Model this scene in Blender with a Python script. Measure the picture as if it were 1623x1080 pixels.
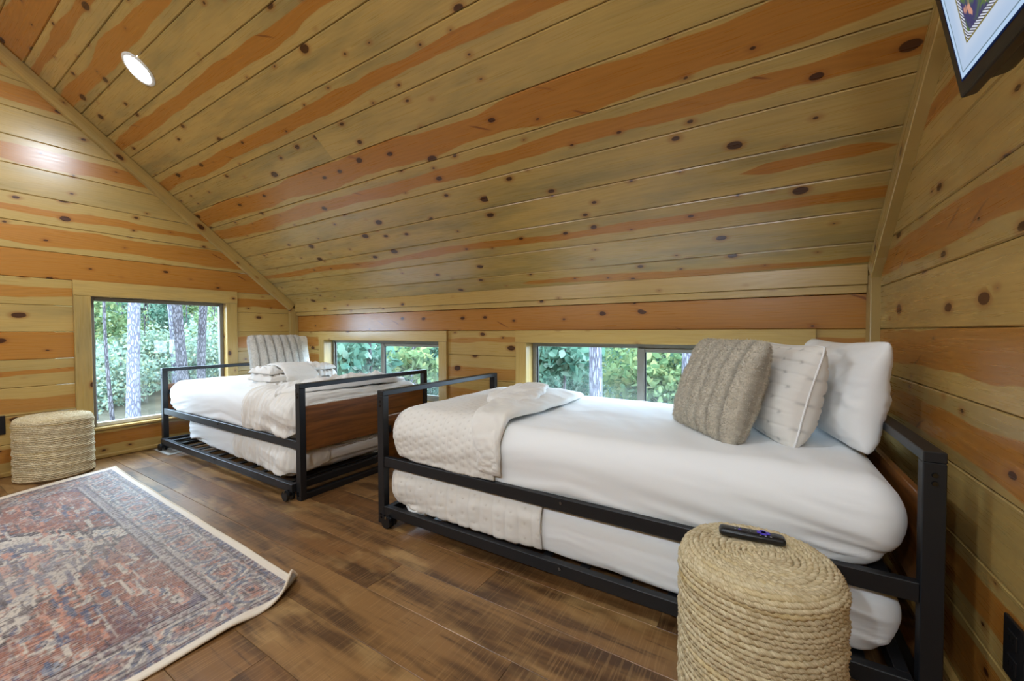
import bpy, bmesh, math, random
import numpy as np
from mathutils import Vector, Matrix

# ------------------------------------------------------------------ scene, camera, world, exposure
for o in list(bpy.data.objects): bpy.data.objects.remove(o)
SC = bpy.context.scene
COL = SC.collection
SC.view_settings.view_transform = 'Standard'
SC.view_settings.look = 'None'
SC.view_settings.gamma = 1.0
SC.view_settings.use_curve_mapping = False
SC.view_settings.exposure = 0.26
SC.cycles.use_denoising = True
SC.cycles.max_bounces = 6
SC.cycles.diffuse_bounces = 3
SC.cycles.glossy_bounces = 2
SC.cycles.use_adaptive_sampling = True
SC.cycles.adaptive_threshold = 0.04
SC.cycles.transparent_max_bounces = 16
SC.cycles.sample_clamp_indirect = 6.0
SC.cycles.caustics_reflective = False
SC.cycles.caustics_refractive = False

CAM_H = 0.95
yaw, pitch, roll = math.radians(31.707), math.radians(-1.280), math.radians(-0.183)
fw = Vector((-math.sin(yaw)*math.cos(pitch), math.cos(yaw)*math.cos(pitch), math.sin(pitch)))
rt = Vector((math.cos(yaw), math.sin(yaw), 0)); up = rt.cross(fw)
rt2 = rt*math.cos(roll) + up*math.sin(roll); up2 = -rt*math.sin(roll) + up*math.cos(roll)
cam_d = bpy.data.cameras.new('camera'); cam = bpy.data.objects.new('camera', cam_d); COL.objects.link(cam)
cam_d.sensor_fit = 'HORIZONTAL'; cam_d.sensor_width = 36.0; cam_d.lens = 633.76*36.0/1623.0
cam_d.clip_start = 0.02; cam_d.clip_end = 300
m = Matrix.Identity(4)
for i in range(3):
    m[i][0] = rt2[i]; m[i][1] = up2[i]; m[i][2] = -fw[i]
m[2][3] = CAM_H
cam.matrix_world = m
SC.camera = cam

SKY = (0.56, 0.77, 1.0); SKY_STRENGTH = 17.5
LAMP = (0.82, 0.95, 1.08); LAMP_STRENGTH = 560.0; FILL_STRENGTH = 34.0
world = bpy.data.worlds.new('overcast_sky'); SC.world = world; world.use_nodes = True
bg = world.node_tree.nodes['Background']; bg.inputs[0].default_value = (*SKY, 1); bg.inputs[1].default_value = SKY_STRENGTH

random.seed(4)
RNG = np.random.default_rng(11)

# ------------------------------------------------------------------ room numbers (metres)
YB, XL, XR = 2.44, -4.22, 0.454          # window wall, left gable wall, right gable wall
CS, CC = 0.832, 3.25                     # sloped ceiling: z = CC - CS*y
YRIDGE, YF = -0.60, -3.64
JZ0, JP = 0.957, 0.1865                  # wall board joints
def ceil_z(y): return CC - CS*y if y >= YRIDGE else CC - CS*(2*YRIDGE - y)

# ------------------------------------------------------------------ node helpers
class G:
    def __init__(s, name):
        s.mat = bpy.data.materials.new(name); s.mat.use_nodes = True
        s.nt = s.mat.node_tree; s.nt.nodes.clear()
        s.out = s.nt.nodes.new('ShaderNodeOutputMaterial')
    def n(s, typ, ins=None, **props):
        nd = s.nt.nodes.new(typ)
        for k, v in props.items(): setattr(nd, k, v)
        for k, v in (ins or {}).items():
            sock = nd.inputs[k]
            if isinstance(v, bpy.types.NodeSocket): s.nt.links.new(v, sock)
            else: sock.default_value = v
        return nd
    def m(s, op, a, b=0.0, c=0.0, clamp=False):
        return s.n('ShaderNodeMath', {0: a, 1: b, 2: c}, operation=op, use_clamp=clamp).outputs[0]
    def ss(s, x, lo, hi):
        return s.n('ShaderNodeMapRange', {0: x, 1: lo, 2: hi, 3: 0.0, 4: 1.0}, interpolation_type='SMOOTHSTEP').outputs[0]
    def xyz(s, x, y, z=0.0):
        return s.n('ShaderNodeCombineXYZ', {0: x, 1: y, 2: z}).outputs[0]
    def noise(s, vec, scale, detail=2.0, rough=0.5, dist=0.0):
        return s.n('ShaderNodeTexNoise', {'Vector': vec, 'Scale': scale, 'Detail': detail, 'Roughness': rough, 'Distortion': dist}).outputs[0]
    def mix(s, f, a, b, mode='MIX'):
        nd = s.n('ShaderNodeMix', data_type='RGBA', blend_type=mode)
        for i, v in ((0, f), (6, a), (7, b)):
            if isinstance(v, bpy.types.NodeSocket): s.nt.links.new(v, nd.inputs[i])
            else: nd.inputs[i].default_value = (*v, 1) if isinstance(v, tuple) and len(v) == 3 else v
        return nd.outputs[2]
    def attr(s, name): return s.n('ShaderNodeAttribute', attribute_name=name)
    def sep(s, v): return s.n('ShaderNodeSeparateXYZ', {0: v}).outputs
    def bsdf(s, color, rough=0.5, normal=None, spec=0.5, **kw):
        ins = {'Roughness': rough, 'Specular IOR Level': spec}
        ins['Base Color'] = color if isinstance(color, bpy.types.NodeSocket) else (*color, 1)
        if normal is not None: ins['Normal'] = normal
        ins.update(kw)
        b = s.n('ShaderNodeBsdfPrincipled', ins)
        s.nt.links.new(b.outputs[0], s.out.inputs[0]); return b
    def bump(s, hgt, strength=0.3, dist=0.002):
        return s.n('ShaderNodeBump', {'Height': hgt, 'Strength': strength, 'Distance': dist}).outputs[0]
    def surf(s, shader): s.nt.links.new(shader, s.out.inputs[0])

def srgb(r, g, b):
    f = lambda c: (c/255/12.92) if c/255 <= 0.04045 else ((c/255+0.055)/1.055)**2.4
    return (f(r), f(g), f(b))

# ------------------------------------------------------------------ materials
def pine_material():
    g = G('stained_pine')
    u, v, sd = g.sep(g.attr('bc').outputs['Vector'])
    hp, hw, ha = g.sep(g.attr('hp').outputs['Vector'])
    st, ua, ub = g.sep(g.attr('hq').outputs['Vector'])
    n_pos = g.noise(g.xyz(g.m('MULTIPLY', u, 1.1), sd), 1.0, 1.0)
    n_wid = g.noise(g.xyz(g.m('MULTIPLY', u, 1.7), g.m('ADD', sd, 31.0)), 1.0, 1.0)
    n_edge = g.noise(g.xyz(g.m('MULTIPLY', u, 5.0), g.m('MULTIPLY', v, 14.0), sd), 1.0, 2.0)
    # heartwood streak
    c = g.m('ADD', hp, g.m('MULTIPLY', g.m('SUBTRACT', n_pos, 0.5), 0.07))
    d = g.m('ABSOLUTE', g.m('SUBTRACT', v, c))
    wv = g.m('MULTIPLY', hw, g.m('ADD', 0.35, g.m('MULTIPLY', n_wid, 1.3)))
    wv = g.m('ADD', wv, g.m('MULTIPLY', g.m('SUBTRACT', n_edge, 0.5), 0.03))
    taper = g.m('MULTIPLY', g.ss(g.m('SUBTRACT', u, ua), 0.0, 0.35), g.ss(g.m('SUBTRACT', ub, u), 0.0, 0.35))
    wv = g.m('SUBTRACT', g.m('MULTIPLY', wv, taper), g.m('MULTIPLY', g.m('SUBTRACT', 1.0, taper), 0.03))
    heart = g.m('MULTIPLY', g.ss(g.m('SUBTRACT', wv, d), -0.0015, 0.003), ha)
    # blue stain patches in the sapwood
    s1 = g.noise(g.xyz(g.m('MULTIPLY', u, 1.3), g.m('MULTIPLY', v, 10.0), sd), 1.0, 3.0, 0.65)
    s2 = g.noise(g.xyz(g.m('MULTIPLY', u, 6.0), g.m('MULTIPLY', v, 22.0), sd), 1.0, 2.0, 0.65)
    stain = g.m('MULTIPLY', g.ss(g.m('ADD', g.m('MULTIPLY', s1, 0.75), g.m('MULTIPLY', s2, 0.25)), 0.36, 0.80), st)
    # grain
    wob = g.noise(g.xyz(g.m('MULTIPLY', u, 1.6), g.m('MULTIPLY', v, 7.0), sd), 1.0, 1.0)
    ring = g.m('SINE', g.m('ADD', g.m('MULTIPLY', v, 330.0), g.m('MULTIPLY', wob, 46.0)))
    fine = g.noise(g.xyz(g.m('MULTIPLY', u, 6.0), g.m('MULTIPLY', v, 260.0), sd), 1.0, 0.0)
    grain = g.m('ADD', g.m('MULTIPLY', g.m('ADD', g.m('MULTIPLY', ring, 0.5), 0.5), g.m('MULTIPLY', 0.7, n_edge)), g.m('MULTIPLY', fine, 0.6))
    # knots
    kv = g.xyz(g.m('MULTIPLY', u, 4.6), g.m('ADD', g.m('MULTIPLY', v, 8.0), g.m('MULTIPLY', sd, 13.1)))
    kv = g.n('ShaderNodeVectorMath', {0: kv, 1: g.xyz(g.m('MULTIPLY', n_edge, 0.12), g.m('MULTIPLY', s2, 0.12))}, operation='ADD').outputs[0]
    vor = g.n('ShaderNodeTexVoronoi', {'Vector': kv, 'Scale': 1.0, 'Randomness': 1.0}, feature='F1', voronoi_dimensions='2D')
    kr, kg, kb = g.sep(vor.outputs['Color'])
    rad = g.m('MULTIPLY', g.ss(kr, 0.40, 0.75), g.m('ADD', 0.038, g.m('MULTIPLY', g.m('MULTIPLY', kg, kg), 0.12)))
    kd = g.m('SUBTRACT', vor.outputs['Distance'], rad)
    knot = g.m('MULTIPLY', g.m('SUBTRACT', 1.0, g.ss(kd, -0.02, 0.008)), g.ss(kr, 0.40, 0.5))
    halo = g.m('MULTIPLY', g.m('SUBTRACT', 1.0, g.ss(kd, 0.0, 0.13)), g.ss(kr, 0.40, 0.5))
    # slash knots that run across the heartwood
    vs = g.n('ShaderNodeTexVoronoi', {'Vector': g.xyz(g.m('ADD', g.m('MULTIPLY', u, 5.5), g.m('ADD', g.m('MULTIPLY', v, 11.0), g.m('MULTIPLY', s2, 0.25))), g.m('ADD', g.m('MULTIPLY', v, 2.6), g.m('MULTIPLY', sd, 7.7))), 'Scale': 1.0}, feature='F1', voronoi_dimensions='2D')
    sr = g.sep(vs.outputs['Color'])[0]
    slash = g.m('MULTIPLY', g.m('SUBTRACT', 1.0, g.ss(vs.outputs['Distance'], 0.03, 0.085)), g.m('MULTIPLY', g.ss(sr, 0.55, 0.65), heart))
    # colours
    tone = g.noise(g.xyz(g.m('MULTIPLY', sd, 5.7), 0.3), 1.0, 0.0)
    sapA = g.mix(tone, srgb(174, 145, 84), srgb(198, 162, 94))
    sap = g.mix(stain, sapA, srgb(112, 106, 74))
    sap = g.mix(g.m('MULTIPLY', grain, 0.30), sap, srgb(140, 102, 44))
    ht = g.mix(tone, srgb(184, 126, 54), srgb(166, 104, 40))
    ht = g.mix(g.m('MULTIPLY', grain, 0.42), ht, srgb(128, 80, 30))
    col = g.mix(heart, sap, ht)
    col = g.mix(g.m('MULTIPLY', slash, 0.75), col, srgb(104, 50, 20))
    col = g.mix(g.m('MULTIPLY', halo, 0.55), col, srgb(140, 84, 34))
    col = g.mix(g.m('MULTIPLY', knot, 0.92), col, srgb(58, 26, 14))
    g.bsdf(col, g.m('ADD', 0.235, g.m('MULTIPLY', fine, 0.12)), None, 0.5)
    return g.mat

def floor_material():
    g = G('rustic_vinyl_plank')
    u, v, sd = g.sep(g.attr('bc').outputs['Vector'])
    n1 = g.noise(g.xyz(g.m('MULTIPLY', u, 1.8), g.m('MULTIPLY', v, 11.0), sd), 1.0, 3.0, 0.62)
    n2 = g.noise(g.xyz(g.m('MULTIPLY', u, 4.0), g.m('MULTIPLY', v, 60.0), sd), 1.0, 3.0, 0.7)
    n3 = g.noise(g.xyz(g.m('MULTIPLY', u, 3.0), g.m('MULTIPLY', v, 6.0), g.m('ADD', sd, 9.0)), 1.0, 3.0, 0.6)
    saw = g.noise(g.xyz(g.m('MULTIPLY', u, 240.0), g.m('MULTIPLY', v, 9.0), sd), 1.0, 0.0)
    tone = g.noise(g.xyz(g.m('MULTIPLY', sd, 4.3), 1.7), 1.0, 0.0)
    base = g.mix(g.ss(tone, 0.3, 0.7), srgb(114, 76, 42), srgb(142, 104, 62))
    col = g.mix(g.ss(n1, 0.42, 0.66), base, srgb(80, 54, 32))
    col = g.mix(g.m('MULTIPLY', g.ss(n3, 0.52, 0.72), 0.75), col, srgb(168, 132, 84))
    col = g.mix(g.m('MULTIPLY', g.ss(n2, 0.55, 0.75), 0.7), col, srgb(60, 38, 22))
    col = g.mix(g.m('MULTIPLY', g.ss(saw, 0.5, 0.75), 0.18), col, srgb(190, 150, 100))
    g.bsdf(col, g.m('ADD', 0.24, g.m('MULTIPLY', n2, 0.16)), None, 0.45)
    return g.mat

def metal_material():
    g = G('black_powder_coat')
    tc = g.n('ShaderNodeTexCoord').outputs['Object']
    n = g.noise(tc, 300.0, 0.0)
    g.bsdf(srgb(25, 25, 27), g.m('ADD', 0.38, g.m('MULTIPLY', n, 0.1)), None, 0.45)
    return g.mat

def plain(name, col, rough=0.5, spec=0.5, noise_scale=60.0, var=0.06, bump=0.05, **kw):
    g = G(name)
    tc = g.n('ShaderNodeTexCoord').outputs['Object']
    n = g.noise(tc, noise_scale, 2.0)
    dark = tuple(c*(1-var*2) for c in col)
    c = g.mix(n, col, dark)
    g.bsdf(c, rough, g.bump(n, bump, 0.001) if bump > .2 else None, spec, **kw)
    return g.mat

def fabric(name, col, weave=900.0, fold=0.35, fscale=6.0, attr_col=False, rough=0.85):
    g = G(name)
    tc = g.n('ShaderNodeTexCoord').outputs['Object']
    w = g.noise(tc, weave, 0.0)
    f = g.noise(tc, fscale, 2.0, 0.55)
    c = g.mix(g.m('MULTIPLY', w, 0.12), col, tuple(x*0.7 for x in col))
    if attr_col:
        c = g.mix(1.0, c, g.attr('tint').outputs['Color'], 'MULTIPLY')
    h = f
    g.bsdf(c, rough, g.bump(h, fold, 0.012), 0.2, **{'Sheen Weight': 0.15})
    return g.mat

def glass_material():
    g = G('window_glass')
    geo = g.n('ShaderNodeNewGeometry')
    cs = g.m('ABSOLUTE', g.n('ShaderNodeVectorMath', {0: geo.outputs['Normal'], 1: geo.outputs['Incoming']}, operation='DOT_PRODUCT').outputs['Value'])
    fr = g.m('ADD', 0.035, g.m('MULTIPLY', 0.9, g.m('POWER', g.m('SUBTRACT', 1.0, cs), 5.0)))
    tr = g.n('ShaderNodeBsdfTransparent', {'Color': (0.97, 0.985, 0.99, 1)}).outputs[0]
    gl = g.n('ShaderNodeBsdfGlossy', {'Color': (1, 1, 1, 1), 'Roughness': 0.01}).outputs[0]
    g.surf(g.n('ShaderNodeMixShader', {0: fr, 1: tr, 2: gl}).outputs[0])
    return g.mat

def emis(name, col, strength):
    g = G(name)
    tc = g.n('ShaderNodeTexCoord').outputs['Object']
    c = g.mix(g.m('MULTIPLY', g.noise(tc, 20.0), 0.02), col, (1.0, 1.0, 1.0))
    g.surf(g.n('ShaderNodeEmission', {'Color': c, 'Strength': strength}).outputs[0])
    return g.mat

def leaf_material(name, c1, c2, c3):
    g = G(name)
    r = g.sep(g.attr('rnd').outputs['Vector'])[0]
    c = g.mix(g.ss(r, 0.0, 0.6), c1, c2)
    c = g.mix(g.ss(r, 0.7, 1.0), c, c3)
    df = g.n('ShaderNodeBsdfDiffuse', {'Color': c}).outputs[0]
    tl = g.n('ShaderNodeBsdfTranslucent', {'Color': c}).outputs[0]
    g.surf(g.n('ShaderNodeMixShader', {0: 0.45, 1: df, 2: tl}).outputs[0])
    return g.mat

def bark_material(name, c1, c2):
    g = G(name)
    tc = g.n('ShaderNodeTexCoord').outputs['Object']
    x, y, z = g.sep(tc)
    v = g.xyz(g.m('MULTIPLY', x, 12.0), g.m('MULTIPLY', y, 12.0), g.m('MULTIPLY', z, 3.0))
    n = g.noise(v, 1.6, 5.0, 0.65, 0.8)
    vr = g.n('ShaderNodeTexVoronoi', {'Vector': v, 'Scale': 1.6}, feature='DISTANCE_TO_EDGE').outputs['Distance']
    k = g.m('MULTIPLY', g.ss(vr, 0.0, 0.25), n)
    g.bsdf(g.mix(g.ss(k, 0.1, 0.55), c2, c1), 0.9, g.bump(k, 0.8, 0.03), 0.1)
    return g.mat

def seagrass_material():
    g = G('seagrass_rope')
    u, v, sd = g.sep(g.attr('bc').outputs['Vector'])
    n = g.noise(g.xyz(g.m('MULTIPLY', u, 30.0), g.m('MULTIPLY', v, 2.0)), 1.0, 4.0, 0.7)
    n2 = g.noise(g.xyz(g.m('MULTIPLY', u, 3.0), g.m('MULTIPLY', sd, 1.0)), 1.0, 3.0, 0.6)
    c = g.mix(g.ss(n, 0.3, 0.7), srgb(176, 154, 116), srgb(224, 208, 172))
    c = g.mix(g.m('MULTIPLY', g.ss(n2, 0.5, 0.75), 0.6), c, srgb(208, 180, 118))
    g.bsdf(c, 0.8, g.bump(n, 0.4, 0.002), 0.2)
    return g.mat

def rug_material():
    g = G('printed_rug_pile')
    c = g.attr('tint').outputs['Color']
    u, v, sd = g.sep(g.attr('bc').outputs['Vector'])
    n = g.noise(g.xyz(u, v), 260.0, 2.0)
    wear = g.noise(g.xyz(u, v), 5.0, 5.0, 0.65)
    rib = g.m('SINE', g.m('MULTIPLY', u, 2*math.pi/0.0125))
    c = g.mix(g.m('MULTIPLY', g.ss(rib, 0.75, 1.0), g.m('MULTIPLY', g.ss(wear, 0.35, 0.6), 0.55)), c, srgb(206, 192, 178))
    c = g.mix(g.m('MULTIPLY', g.ss(n, 0.45, 0.75), 0.22), c, srgb(190, 178, 168))
    c = g.mix(g.m('MULTIPLY', g.ss(wear, 0.52, 0.75), 0.25), c, srgb(184, 168, 156))
    g.bsdf(c, 0.55, g.bump(g.m('ADD', n, g.m('MULTIPLY', rib, 0.4)), 0.2, 0.002), 0.4, **{'Sheen Weight': 0.12, 'Sheen Roughness': 0.35})
    return g.mat

def screen_material():
    g = G('lit_screen_picture')
    u, v, sd = g.sep(g.attr('bc').outputs['Vector'])     # u = along the width from the left edge, v = up from the bottom edge
    d = g.m('MINIMUM', g.m('MINIMUM', u, g.m('SUBTRACT', 0.926, u)), g.m('MINIMUM', v, g.m('SUBTRACT', 0.516, v)))
    nrm = g.noise(g.xyz(g.m('MULTIPLY', u, 22.0), g.m('MULTIPLY', v, 14.0)), 1.0, 4.0, 0.6, 1.0)
    n2 = g.n('ShaderNodeTexNoise', {'Vector': g.xyz(g.m('MULTIPLY', u, 30.0), g.m('MULTIPLY', v, 18.0)), 'Scale': 1.0, 'Detail': 3.0}).outputs[0]
    art = g.mix(g.ss(nrm, 0.40, 0.60), srgb(70, 66, 104), srgb(98, 128, 44))
    art = g.mix(g.ss(n2, 0.60, 0.66), art, srgb(206, 150, 128))
    art = g.mix(g.ss(n2, 0.70, 0.73), art, srgb(70, 140, 205))
    along = g.m('ADD', u, v)
    rope = g.m('ADD', 0.5, g.m('MULTIPLY', 0.5, g.m('SINE', g.m('ADD', g.m('MULTIPLY', along, 900.0), g.m('MULTIPLY', d, 500.0)))))
    ropec = g.mix(g.ss(rope, 0.15, 0.6), srgb(70, 66, 70), srgb(205, 210, 225))
    def step(lo): return g.ss(d, lo-0.0006, lo+0.0006)
    c = g.mix(step(0.003), srgb(20, 30, 60), srgb(180, 206, 236))
    c = g.mix(step(0.010), c, srgb(110, 130, 140))
    c = g.mix(step(0.012), c, srgb(176, 196, 222))
    c = g.mix(g.ss(d, 0.020, 0.042), c, srgb(190, 204, 224))
    c = g.mix(step(0.043), c, srgb(130, 120, 70))
    c = g.mix(step(0.046), c, ropec)
    c = g.mix(step(0.055), c, art)
    g.surf(g.n('ShaderNodeEmission', {'Color': c, 'Strength': 0.85}).outputs[0])
    return g.mat

M = {}
M['pine'] = pine_material()
M['floor'] = floor_material()
M['metal'] = metal_material()
M['chrome'] = plain('zinc_bolt', srgb(120, 120, 122), 0.25, 0.5, 80, 0.05, 0.02, Metallic=1.0)
M['sheet'] = fabric('white_cotton_sheet', srgb(243, 242, 240), 1400, 0.28, 5.0)
M['pillowcase'] = fabric('white_pillowcase', srgb(242, 240, 237), 1400, 0.35, 7.0)
M['quilt'] = fabric('oatmeal_quilt', srgb(232, 226, 217), 1100, 0.30, 14.0, True)
M['lining'] = fabric('quilt_lining', srgb(240, 236, 230), 1100, 0.7, 16.0)
M['fur'] = fabric('beige_fur', srgb(208, 197, 178), 260, 0.6, 40.0, True, 0.95)
M['fur_grey'] = fabric('pale_fur', srgb(222, 216, 206), 260, 0.6, 40.0, True, 0.95)
M['panel'] = None
M['glass'] = glass_material()
M['vinyl'] = plain('grey_window_vinyl', srgb(118, 112, 100), 0.45, 0.4, 30, 0.03)
M['vinyl_pale'] = plain('pale_window_vinyl', srgb(206, 204, 196), 0.45, 0.4, 30, 0.03)
M['black_gasket'] = plain('black_gasket', srgb(24, 26, 28), 0.5, 0.4)
M['rope'] = seagrass_material()
M['rug'] = rug_material()
M['rug_back'] = plain('rug_backing', srgb(176, 172, 164), 0.9, 0.1, 500, 0.15, 0.4)
M['rug_edge'] = plain('cream_selvedge', srgb(222, 206, 184), 0.9, 0.1, 300, 0.08, 0.4)
M['plastic'] = plain('black_plastic', srgb(22, 22, 24), 0.35, 0.5, 300, 0.05, 0.03)
M['plastic_grey'] = plain('grey_button', srgb(60, 60, 64), 0.5, 0.4)
M['white_print'] = plain('white_print', srgb(220, 220, 225), 0.5, 0.3)
M['purple'] = plain('purple_rubber', srgb(74, 52, 190), 0.45, 0.4)
M['vent'] = plain('nickel_vent', srgb(168, 163, 154), 0.4, 0.5, 40, 0.05, 0.02)
M['bolt'] = plain('black_bolt', srgb(84, 84, 88), 0.22, 0.5, 80, 0.05, 0.02, Metallic=1.0)
M['dark'] = plain('dark_void', srgb(10, 10, 10), 0.9, 0.1)
M['white_trim'] = plain('white_lamp_trim', srgb(235, 233, 228), 0.4, 0.4)
M['lamp'] = emis('lamp_lens', LAMP, LAMP_STRENGTH)
M['screen'] = screen_material()
M['outer'] = plain('house_siding', srgb(120, 96, 66), 0.8, 0.2)
M['ground'] = plain('leaf_litter_ground', srgb(98, 90, 74), 0.95, 0.1, 1.3, 0.3, 0.1)
M['bark_pale'] = bark_material('pale_pine_bark', srgb(136, 134, 140), srgb(88, 84, 92))
M['bark'] = bark_material('grey_pine_bark', srgb(104, 98, 100), srgb(58, 54, 56))
M['leaf_a'] = leaf_material('bright_leaves', srgb(82, 106, 72), srgb(117, 133, 91), srgb(146, 147, 100))
M['leaf_b'] = leaf_material('deep_leaves', srgb(60, 91, 77), srgb(91, 120, 100), srgb(130, 147, 129))
M['leaf_c'] = leaf_material('hazy_leaves', srgb(120, 142, 126), srgb(150, 164, 142), srgb(172, 172, 131))  # outdoor haze put into these paler leaf colours

# ------------------------------------------------------------------ mesh helpers
def tag(o, label=None, cat=None, group=None, kind=None):
    if label: o['label'] = label
    if cat: o['category'] = cat
    if group: o['group'] = group
    if kind: o['kind'] = kind
    return o
def link(name, me, mat=None, parent=None):
    o = bpy.data.objects.new(name, me); COL.objects.link(o)
    if mat is not None and me is not None and not me.materials: me.materials.append(mat)
    if parent is not None: o.parent = parent
    return o
def empty(name, loc=(0, 0, 0), rz=0.0):
    o = bpy.data.objects.new(name, None); o.empty_display_size = 0.05
    COL.objects.link(o); o.location = loc; o.rotation_euler = (0, 0, rz); return o
def mesh(name, v, f, smooth=False):
    me = bpy.data.meshes.new(name)
    me.from_pydata([tuple(map(float, p)) for p in v], [], [tuple(map(int, q)) for q in f]); me.update()
    if smooth: me.polygons.foreach_set('use_smooth', [True]*len(me.polygons))
    return me
def vattr(me, name, arr):
    a = me.attributes.new(name, 'FLOAT_VECTOR', 'POINT')
    a.data.foreach_set('vector', np.asarray(arr, dtype=np.float32).ravel())
def cattr(me, name, arr):
    arr = np.asarray(arr, dtype=np.float32)
    if arr.shape[1] == 3: arr = np.concatenate([arr, np.ones((len(arr), 1), np.float32)], 1)
    a = me.color_attributes.new(name, 'FLOAT_COLOR', 'POINT')
    a.data.foreach_set('color', arr.ravel())
def bevel_box(lo, hi, bev=0.003, seg=1, axis=None):
    bm = bmesh.new(); bmesh.ops.create_cube(bm, size=1.0)
    lo, hi = Vector(lo), Vector(hi)
    for v in bm.verts:
        for i in range(3): v.co[i] = lo[i] + (v.co[i]+0.5)*(hi[i]-lo[i])
    if bev > 0:
        ed = bm.edges[:]
        if axis is not None:
            ed = [e for e in ed if abs((e.verts[0].co-e.verts[1].co).normalized()[axis]) > 0.9]
        bmesh.ops.bevel(bm, geom=ed, offset=bev, segments=seg, profile=0.5, affect='EDGES')
    return bm
def done(bm, name, mat=None, parent=None, smooth=False):
    me = bpy.data.meshes.new(name); bm.to_mesh(me); bm.free()
    if smooth: me.polygons.foreach_set('use_smooth', [True]*len(me.polygons))
    return link(name, me, mat, parent)
def box(name, lo, hi, mat, parent=None, bev=0.003, seg=1):
    return done(bevel_box(lo, hi, bev, seg), name, mat, parent)
def cyl(bm, p0, p1, r, n=12, r2=None):
    p0, p1 = Vector(p0), Vector(p1); ax = (p1-p0).normalized(); r2 = r if r2 is None else r2
    t = ax.orthogonal().normalized(); b = ax.cross(t)
    A = [bm.verts.new(p0+(t*math.cos(2*math.pi*i/n)+b*math.sin(2*math.pi*i/n))*r) for i in range(n)]
    B = [bm.verts.new(p1+(t*math.cos(2*math.pi*i/n)+b*math.sin(2*math.pi*i/n))*r2) for i in range(n)]
    for i in range(n): bm.faces.new((A[i], A[(i+1) % n], B[(i+1) % n], B[i]))
    bm.faces.new(A[::-1]); bm.faces.new(B)
def cylinder(name, p0, p1, r, mat, parent=None, n=12, r2=None):
    bm = bmesh.new(); cyl(bm, p0, p1, r, n, r2); return done(bm, name, mat, parent)
def copy_tree(o, parent=None):
    c = o.copy(); COL.objects.link(c); c.parent = parent
    for ch in list(o.children): copy_tree(ch, c)
    return c

# numpy value noise
def vnoise(x, y, seed=0):
    x = np.asarray(x, float); y = np.asarray(y, float)
    xi = np.floor(x).astype(np.int64); yi = np.floor(y).astype(np.int64); fx = x-xi; fy = y-yi
    fx = fx*fx*(3-2*fx); fy = fy*fy*(3-2*fy)
    def hsh(a, b):
        h = (a*374761393 + b*668265263 + seed*1442695041) & 0x7fffffff
        h = ((h ^ (h >> 13))*1274126177) & 0x7fffffff
        return ((h ^ (h >> 16)) & 0xffff)/65535.0
    return (hsh(xi, yi)*(1-fx)+hsh(xi+1, yi)*fx)*(1-fy)+(hsh(xi, yi+1)*(1-fx)+hsh(xi+1, yi+1)*fx)*fy
def fbm(x, y, seed=0, oct=4):
    s = 0; a = 0.5; t = 0
    for i in range(oct): s = s+a*vnoise(x*2**i, y*2**i, seed+i*17); t += a; a *= 0.5
    return s/t
def smooth01(x, a, b):
    t = np.clip((x-a)/(b-a), 0, 1); return t*t*(3-2*t)
def grid_faces(nu, nv, off=0, wrap_u=False):
    F = []
    for i in range(nu if wrap_u else nu-1):
        for j in range(nv-1):
            a = i*nv+j; b = ((i+1) % nu)*nv+j
            F.append((off+a, off+b, off+b+1, off+a+1))
    return F

# ------------------------------------------------------------------ boards
PLANK_N = [0]
def plank(name, parent, O, U, V, N, w, f0, f1, th=0.018, ch=0.004, gap=0.0008, heart=(0, 0, 0), stain=0.5, span=None, mat=None, v0=None):
    """one board: O + u*U + v*V + n*N, v in [-w/2, w/2], ends u=f0(v), f1(v)"""
    O, U, V, N = map(Vector, (O, U, V, N)); hw = w/2-gap
    f0 = f0 if callable(f0) else (lambda v, a=f0: a); f1 = f1 if callable(f1) else (lambda v, a=f1: a)
    cs = [(-hw, -th), (-hw, -ch), (-hw+ch*0.9, 0), (hw-ch*0.9, 0), (hw, -ch), (hw, -th)]
    PLANK_N[0] += 1; sd = (PLANK_N[0]*0.731) % 17.0 + PLANK_N[0]*0.01
    us = PLANK_N[0]*7.37 % 50.0
    vs, bc, hp, hq = [], [], [], []
    a0, a1 = min(f0(-hw), f0(hw)), max(f1(-hw), f1(hw))
    sp = span or (a0-2.0, a1+2.0)
    for fe in (f0, f1):
        for v, n in cs:
            u = fe(v); vs.append(O+U*u+V*v+N*n); bc.append((u+us, v, sd)); hp.append(heart); hq.append((stain, sp[0]+us, sp[1]+us))
    F = [(i, i+1, i+7, i+6) for i in range(5)] + [(5, 0, 6, 11), (0, 5, 4, 3, 2, 1), (6, 7, 8, 9, 10, 11)]
    if U.cross(V).dot(N) < 0: F = [q[::-1] for q in F]
    me = mesh(name, vs, F); vattr(me, 'bc', bc); vattr(me, 'hp', hp); vattr(me, 'hq', hq)
    return link(name, me, mat or M['pine'], parent)
def slab(name, lo, hi, mat, kind='structure', label=None):
    o = box(name, lo, hi, mat, None, 0.0); me = o.data
    co = [v.co.copy() for v in me.vertices]
    vattr(me, 'bc', [(c.x+c.y*0.3, c.z*0.5+c.y*0.2, 1.3) for c in co]); vattr(me, 'hp', [(0, 0.04, 1)]*len(co)); vattr(me, 'hq', [(0.5, -99, 99)]*len(co))
    return tag(o, label, None, None, kind)

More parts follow.
